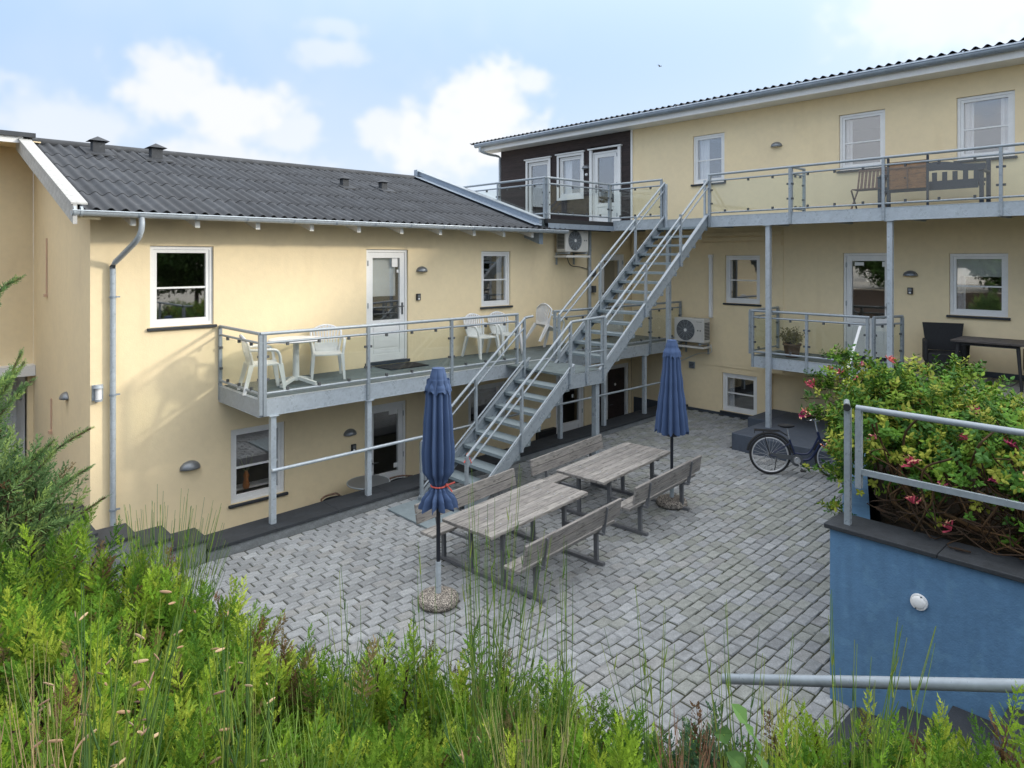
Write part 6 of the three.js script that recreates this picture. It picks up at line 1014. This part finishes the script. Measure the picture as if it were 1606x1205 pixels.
// garden trees behind the camera: the lower windows mirror them
{
  const Q = rng(3), g = []; for (let i = 0; i < 14; i++) g.push(leafShape(0.16 + 0.06 * Q(), 0.10).rotateX(Q() * 3).rotateY(Q() * 6.3).rotateZ(Q() * 3).translate((Q() - 0.5) * 0.4, (Q() - 0.5) * 0.4, (Q() - 0.5) * 0.4));
  const clump = join(g), lm = leafMat([1, 1, 1], 0.2), d = new THREE.Object3D(), spots = [[-10, 12.5, 2.0], [-11, 7.5, 2.2], [-10, 2.5, 1.9], [-11, -2.5, 2.2], [-10, -8, 2.0], [2, -11, 2.2], [5.2, -12, 2.1], [8.6, -11, 2.2], [-2, -10.5, 2.0], [11.3, -11.5, 2.0]];
  spots.forEach(([u, v, r], k) => {
    const R = rng(200 + k), gy = u < -8.8 ? -1.62 : v < -9 ? -6 : bankY(u, v), cy = 0.1 + R() * 0.5, t = thing('garden_tree', k < 5 ? 'round green garden tree beside the forecourt behind the bank' : 'round green garden tree beyond the end of the bank', 'tree', V(u, v, gy), k < 5 ? 'trees beside the forecourt' : 'trees beyond the bank'), o = V(u, v, gy);
    part('trunk', [cyl(V(u, v, gy), V(u + 0.1, v, cy - 0.6), 0.14, 10, 0.08), ...Array.from({ length: 6 }, () => { const a = R() * 6.28; return cyl(V(u + 0.08, v, cy - 0.9), V(u + Math.cos(a) * r * 0.6, v + Math.sin(a) * r * 0.6, cy + R() * 0.8), 0.06, 6, 0.02); })], M.twig, t);
    const n = 620, m = new THREE.InstancedMesh(clump, lm, n);
    for (let i = 0; i < n; i++) { const a = R() * 6.28, e = Math.asin(2 * R() - 1), q = r * (0.35 + 0.65 * Math.pow(R(), 0.4)) * (0.75 + 0.5 * fbm(a * 2 + k, e * 3 + 9, 64, 40 + k, 3)); d.position.set(Math.cos(a) * Math.cos(e) * q, cy - gy + Math.sin(e) * q * 0.85, Math.sin(a) * Math.cos(e) * q); d.rotation.set(R() * 6, R() * 6, R() * 6); d.scale.setScalar(0.8 + 0.6 * R()); d.updateMatrix(); m.setMatrixAt(i, d.matrix); const b = 0.7 + 0.6 * R(); m.setColorAt(i, L3(0.05 * b, 0.10 * b, 0.025 * b)); }
    m.name = 'crown'; m.userData = { kind: 'stuff' }; m.castShadow = m.receiveShadow = true; t.add(m);
  });
}
// ---------------------------------------------------------------- honeysuckle over the blue wall
{
  const t = thing('honeysuckle', 'honeysuckle with pink flowers spilling over the blue wall railing', 'climbing plant', V(7.6, 1.6, -2.4)), R = rng(55);
  const blobs = [[8.1, 2.15, -2.05, 1.25, 0.8, 0.88], [7.4, 2.4, -2.0, 0.7, 0.55, 0.80], [7.45, 1.5, -2.12, 0.9, 0.75, 0.74], [7.3, 0.7, -2.2, 0.8, 0.7, 0.62], [7.3, 0.0, -2.2, 0.8, 0.8, 0.60], [7.4, -1.0, -2.2, 0.9, 1.0, 0.7], [9.0, 2.6, -2.1, 0.9, 0.6, 0.55]];
  const mk = s => { const Q = rng(s), g = []; for (let i = 0; i < 4; i++) { const y = i * 0.032; for (const sd of [0, 1]) g.push(leafShape(0.05 + 0.02 * Q(), 0.03 + 0.008 * Q()).rotateX(0.9 + 0.5 * Q()).rotateY(sd * Math.PI + i * 1.5 + Q()).translate(0, y, 0)); } g.push(cyl(new THREE.Vector3(0, -0.05, 0), new THREE.Vector3(0, 0.1, 0), 0.0025, 4)); return join(g); };
  const cl = [1, 2, 3].map(mk), sets = [[], [], []], d = new THREE.Object3D(), Y = new THREE.Vector3(0, 1, 0), o = t.position, cols = [[0.08, 0.19, 0.025], [0.12, 0.25, 0.03], [0.20, 0.31, 0.035], [0.06, 0.15, 0.03], [0.31, 0.34, 0.05]];
  for (let i = 0; i < 9000; i++) {
    const b = blobs[i % blobs.length], a = R() * 6.28, e = Math.asin(R() * 1.25 - 0.25), k = 0.62 + 0.4 * Math.pow(R(), 0.5), n = 0.72 + 0.62 * fbm(a * 3 + 9, e * 5 + 9 + b[0], 64, 6, 3);
    const dir = new THREE.Vector3(Math.cos(a) * Math.cos(e), Math.sin(e), Math.sin(a) * Math.cos(e)), p = V(b[0] + dir.x * b[3] * k * n, b[1] - dir.z * b[4] * k * n, b[2] + dir.y * b[5] * k * n), gy = p.y - EYE;
    if (gy < -2.36 || (gy < -1.9 && p.x < 7.25 && R() < 0.82) || p.x < 6.36 || -p.z > 0.3697 * p.x - 0.02 + 0.2) continue;
    const ax = dir.clone().multiplyScalar(0.8).add(new THREE.Vector3(R() - 0.5, R() * 0.6, R() - 0.5)).normalize(); d.quaternion.setFromUnitVectors(Y, ax); d.rotateY(R() * 6.28); d.position.copy(p).sub(o); d.scale.setScalar(0.62 + 0.5 * R()); d.updateMatrix();
    const c = cols[Math.floor(R() * 5)], kk = 0.8 + 0.5 * R(); sets[i % 3].push([d.matrix.clone(), L3(c[0] * kk, c[1] * kk, c[2] * kk)]);
  }
  const lm = leafMat([1, 1, 1], 0.25); lm.roughness = 0.55;
  sets.forEach((s, i) => { const m = new THREE.InstancedMesh(cl[i], lm, s.length); s.forEach(([mx, c], k) => { m.setMatrixAt(k, mx); m.setColorAt(k, c); }); m.name = 'foliage'; m.userData = { kind: 'stuff' }; m.castShadow = m.receiveShadow = true; t.add(m); });
  const vine = (n, r, f) => Array.from({ length: n }, f).map(p => new THREE.TubeGeometry(new THREE.CatmullRomCurve3(p), 16, r * (0.6 + 0.8 * R()), 5));
  part('vines', vine(150, 0.006, () => { const v = 2.3 - R() * 3.8, y = -2.36 + R() * 0.1, u = 6.55 + R() * 0.5; const p = [V(u, v, y)]; let cu = u, cv = v, cy = y; for (let k = 0; k < 4; k++) { cu += (R() - 0.55) * 0.28; cv = Math.min(2.3, cv + (R() - 0.5) * 0.6); cy += (R() - 0.3) * 0.26; p.push(V(Math.max(6.46, cu), cv, Math.max(-2.36, cy))); } return p; }), M.twig, t).userData = { kind: 'stuff' };
  part('vines', vine(170, 0.008, () => { const v = 2.3 - R() * 3.8, u = 6.55 + R() * 0.6; const p = [V(u, v, -2.36)]; let cu = u, cv = v, cy = -2.36; for (let k = 0; k < 4; k++) { cu += (R() - 0.5) * 0.3; cv = Math.min(2.35, cv + (R() - 0.5) * 0.5); cy += R() * 0.3; p.push(V(Math.max(6.46, cu), cv, cy)); } return p; }), M.twigPale, t).userData = { kind: 'stuff' };
  part('trunk', [new THREE.TubeGeometry(new THREE.CatmullRomCurve3([V(6.9, 1.2, -2.42), V(6.78, 1.6, -2.25), V(6.74, 1.95, -2.12), V(6.74, 2.08, -1.98), V(6.8, 2.1, -1.8)]), 24, 0.02, 8), new THREE.TubeGeometry(new THREE.CatmullRomCurve3([V(6.74, 2.05, -2.0), V(6.7, 1.8, -1.98), V(6.72, 1.5, -1.96)]), 16, 0.013, 7)], M.twigPale, t);
  const petal = (s) => { const Q = rng(s), a = [], b = []; for (let i = 0; i < 9; i++) { const th = i / 9 * 6.28 + Q() * 0.4, el = 0.3 + Q() * 0.9, dr = new THREE.Vector3(Math.cos(th) * Math.cos(el), Math.sin(el), Math.sin(th) * Math.cos(el)), l = 0.034 + 0.014 * Q(); a.push(cyl(new THREE.Vector3(), dr.clone().multiplyScalar(l), 0.0022, 5, 0.005)); b.push(leafShape(0.017, 0.009).rotateX(1.1).applyQuaternion(new THREE.Quaternion().setFromUnitVectors(Y, dr)).translate(dr.x * l, dr.y * l, dr.z * l)); } return [join(a), join(b)]; };
  const fl = [petal(1), petal(2)], pink = [mat([0.55, 0.07, 0.12], 0.6), mat([0.60, 0.12, 0.08], 0.6), mat([0.5, 0.04, 0.16], 0.6)], cream = mat([0.75, 0.45, 0.25], 0.6);
  const fp = [[1262, 655, 7.2], [1270, 650, 7.2], [1277, 604, 7.4], [1268, 606, 7.4], [1316, 587, 7.4], [1342, 598, 7.3], [1300, 582, 7.5], [1267, 650, 7.1], [1303, 698, 6.9], [1296, 705, 6.9], [1425, 603, 7.2], [1470, 607, 7.1], [1462, 638, 6.6], [1443, 635, 6.7], [1528, 649, 6.3], [1431, 732, 6.05], [1427, 728, 6.1], [1433, 790, 5.95], [1476, 765, 5.9], [1562, 756, 5.65], [1568, 760, 5.6], [1492, 832, 5.8], [1604, 756, 5.5], [1370, 690, 6.3], [1350, 575, 7.6], [1395, 566, 7.6], [1520, 690, 6.0], [1585, 700, 5.8]];
  const shoot = [[], [], []];                                         // loose shoots reaching out past the wall end
  const wildTips = Array.from({ length: 26 }, () => [1335 + R() * 270, 0, 6.2 + R() * 1.2]).map(([x, , q]) => [x, 555 + (x - 1335) * 0.36 + R() * 40, q]);
  for (const [x, y, dd] of fp.filter(q => q[0] < 1320).concat(wildTips, [[1256, 625, 7.2], [1285, 560, 7.6], [1262, 590, 7.3], [1320, 555, 7.6], [1290, 745, 6.7], [1270, 735, 6.8], [1300, 800, 6.5]])) { const a = x < 1325 ? spot(1335, y + 22, dd) : spot(x + 20 - R() * 40, y + 70, dd), e = spot(x, y, dd), A = V(a.u, a.v, a.y), E = V(e.u, e.v, e.y), Mi = A.clone().lerp(E, 0.5).add(new THREE.Vector3(0, 0.06, 0)), cv = new THREE.CatmullRomCurve3([A, Mi, E]); part('shoot', new THREE.TubeGeometry(cv, 10, 0.004, 5), M.twig, t); for (let k = 0; k < 13; k++) { const p = cv.getPoint(0.1 + 0.88 * R()).add(new THREE.Vector3(R() - 0.5, R() - 0.5, R() - 0.5).multiplyScalar(0.07)); d.quaternion.setFromUnitVectors(Y, new THREE.Vector3(R() - 0.5, R() * 0.8, R() - 0.5).normalize()); d.rotateY(R() * 6.28); d.position.copy(p).sub(o); d.scale.setScalar(0.55 + 0.4 * R()); d.updateMatrix(); const c = cols[Math.floor(R() * 5)]; shoot[k % 3].push([d.matrix.clone(), L3(...c)]); } }
  shoot.forEach((s, i) => { const m = new THREE.InstancedMesh(cl[i], lm, s.length); s.forEach(([mx, c], k) => { m.setMatrixAt(k, mx); m.setColorAt(k, c); }); m.name = 'foliage'; m.userData = { kind: 'stuff' }; m.castShadow = m.receiveShadow = true; t.add(m); });
  for (const [x, y, dd] of fp) { const s = spot(x, y, dd), P = V(s.u, s.v, s.y), f = sub('flower', t), k = Math.floor(R() * 2); f.position.copy(P).sub(t.position); f.rotation.set(R() * 2 - 1, R() * 6, 0.8 * R()); f.scale.setScalar(1.3 + 0.6 * R()); const a = new THREE.Mesh(fl[k][0], pink[Math.floor(R() * 3)]), b = new THREE.Mesh(fl[k][1], R() < 0.6 ? cream : pink[0]); a.name = 'floret'; b.name = 'petals'; a.userData = { kind: 'stuff' }; b.userData = { kind: 'stuff' }; f.add(a, b); }
}
renderer.render(scene, camera);
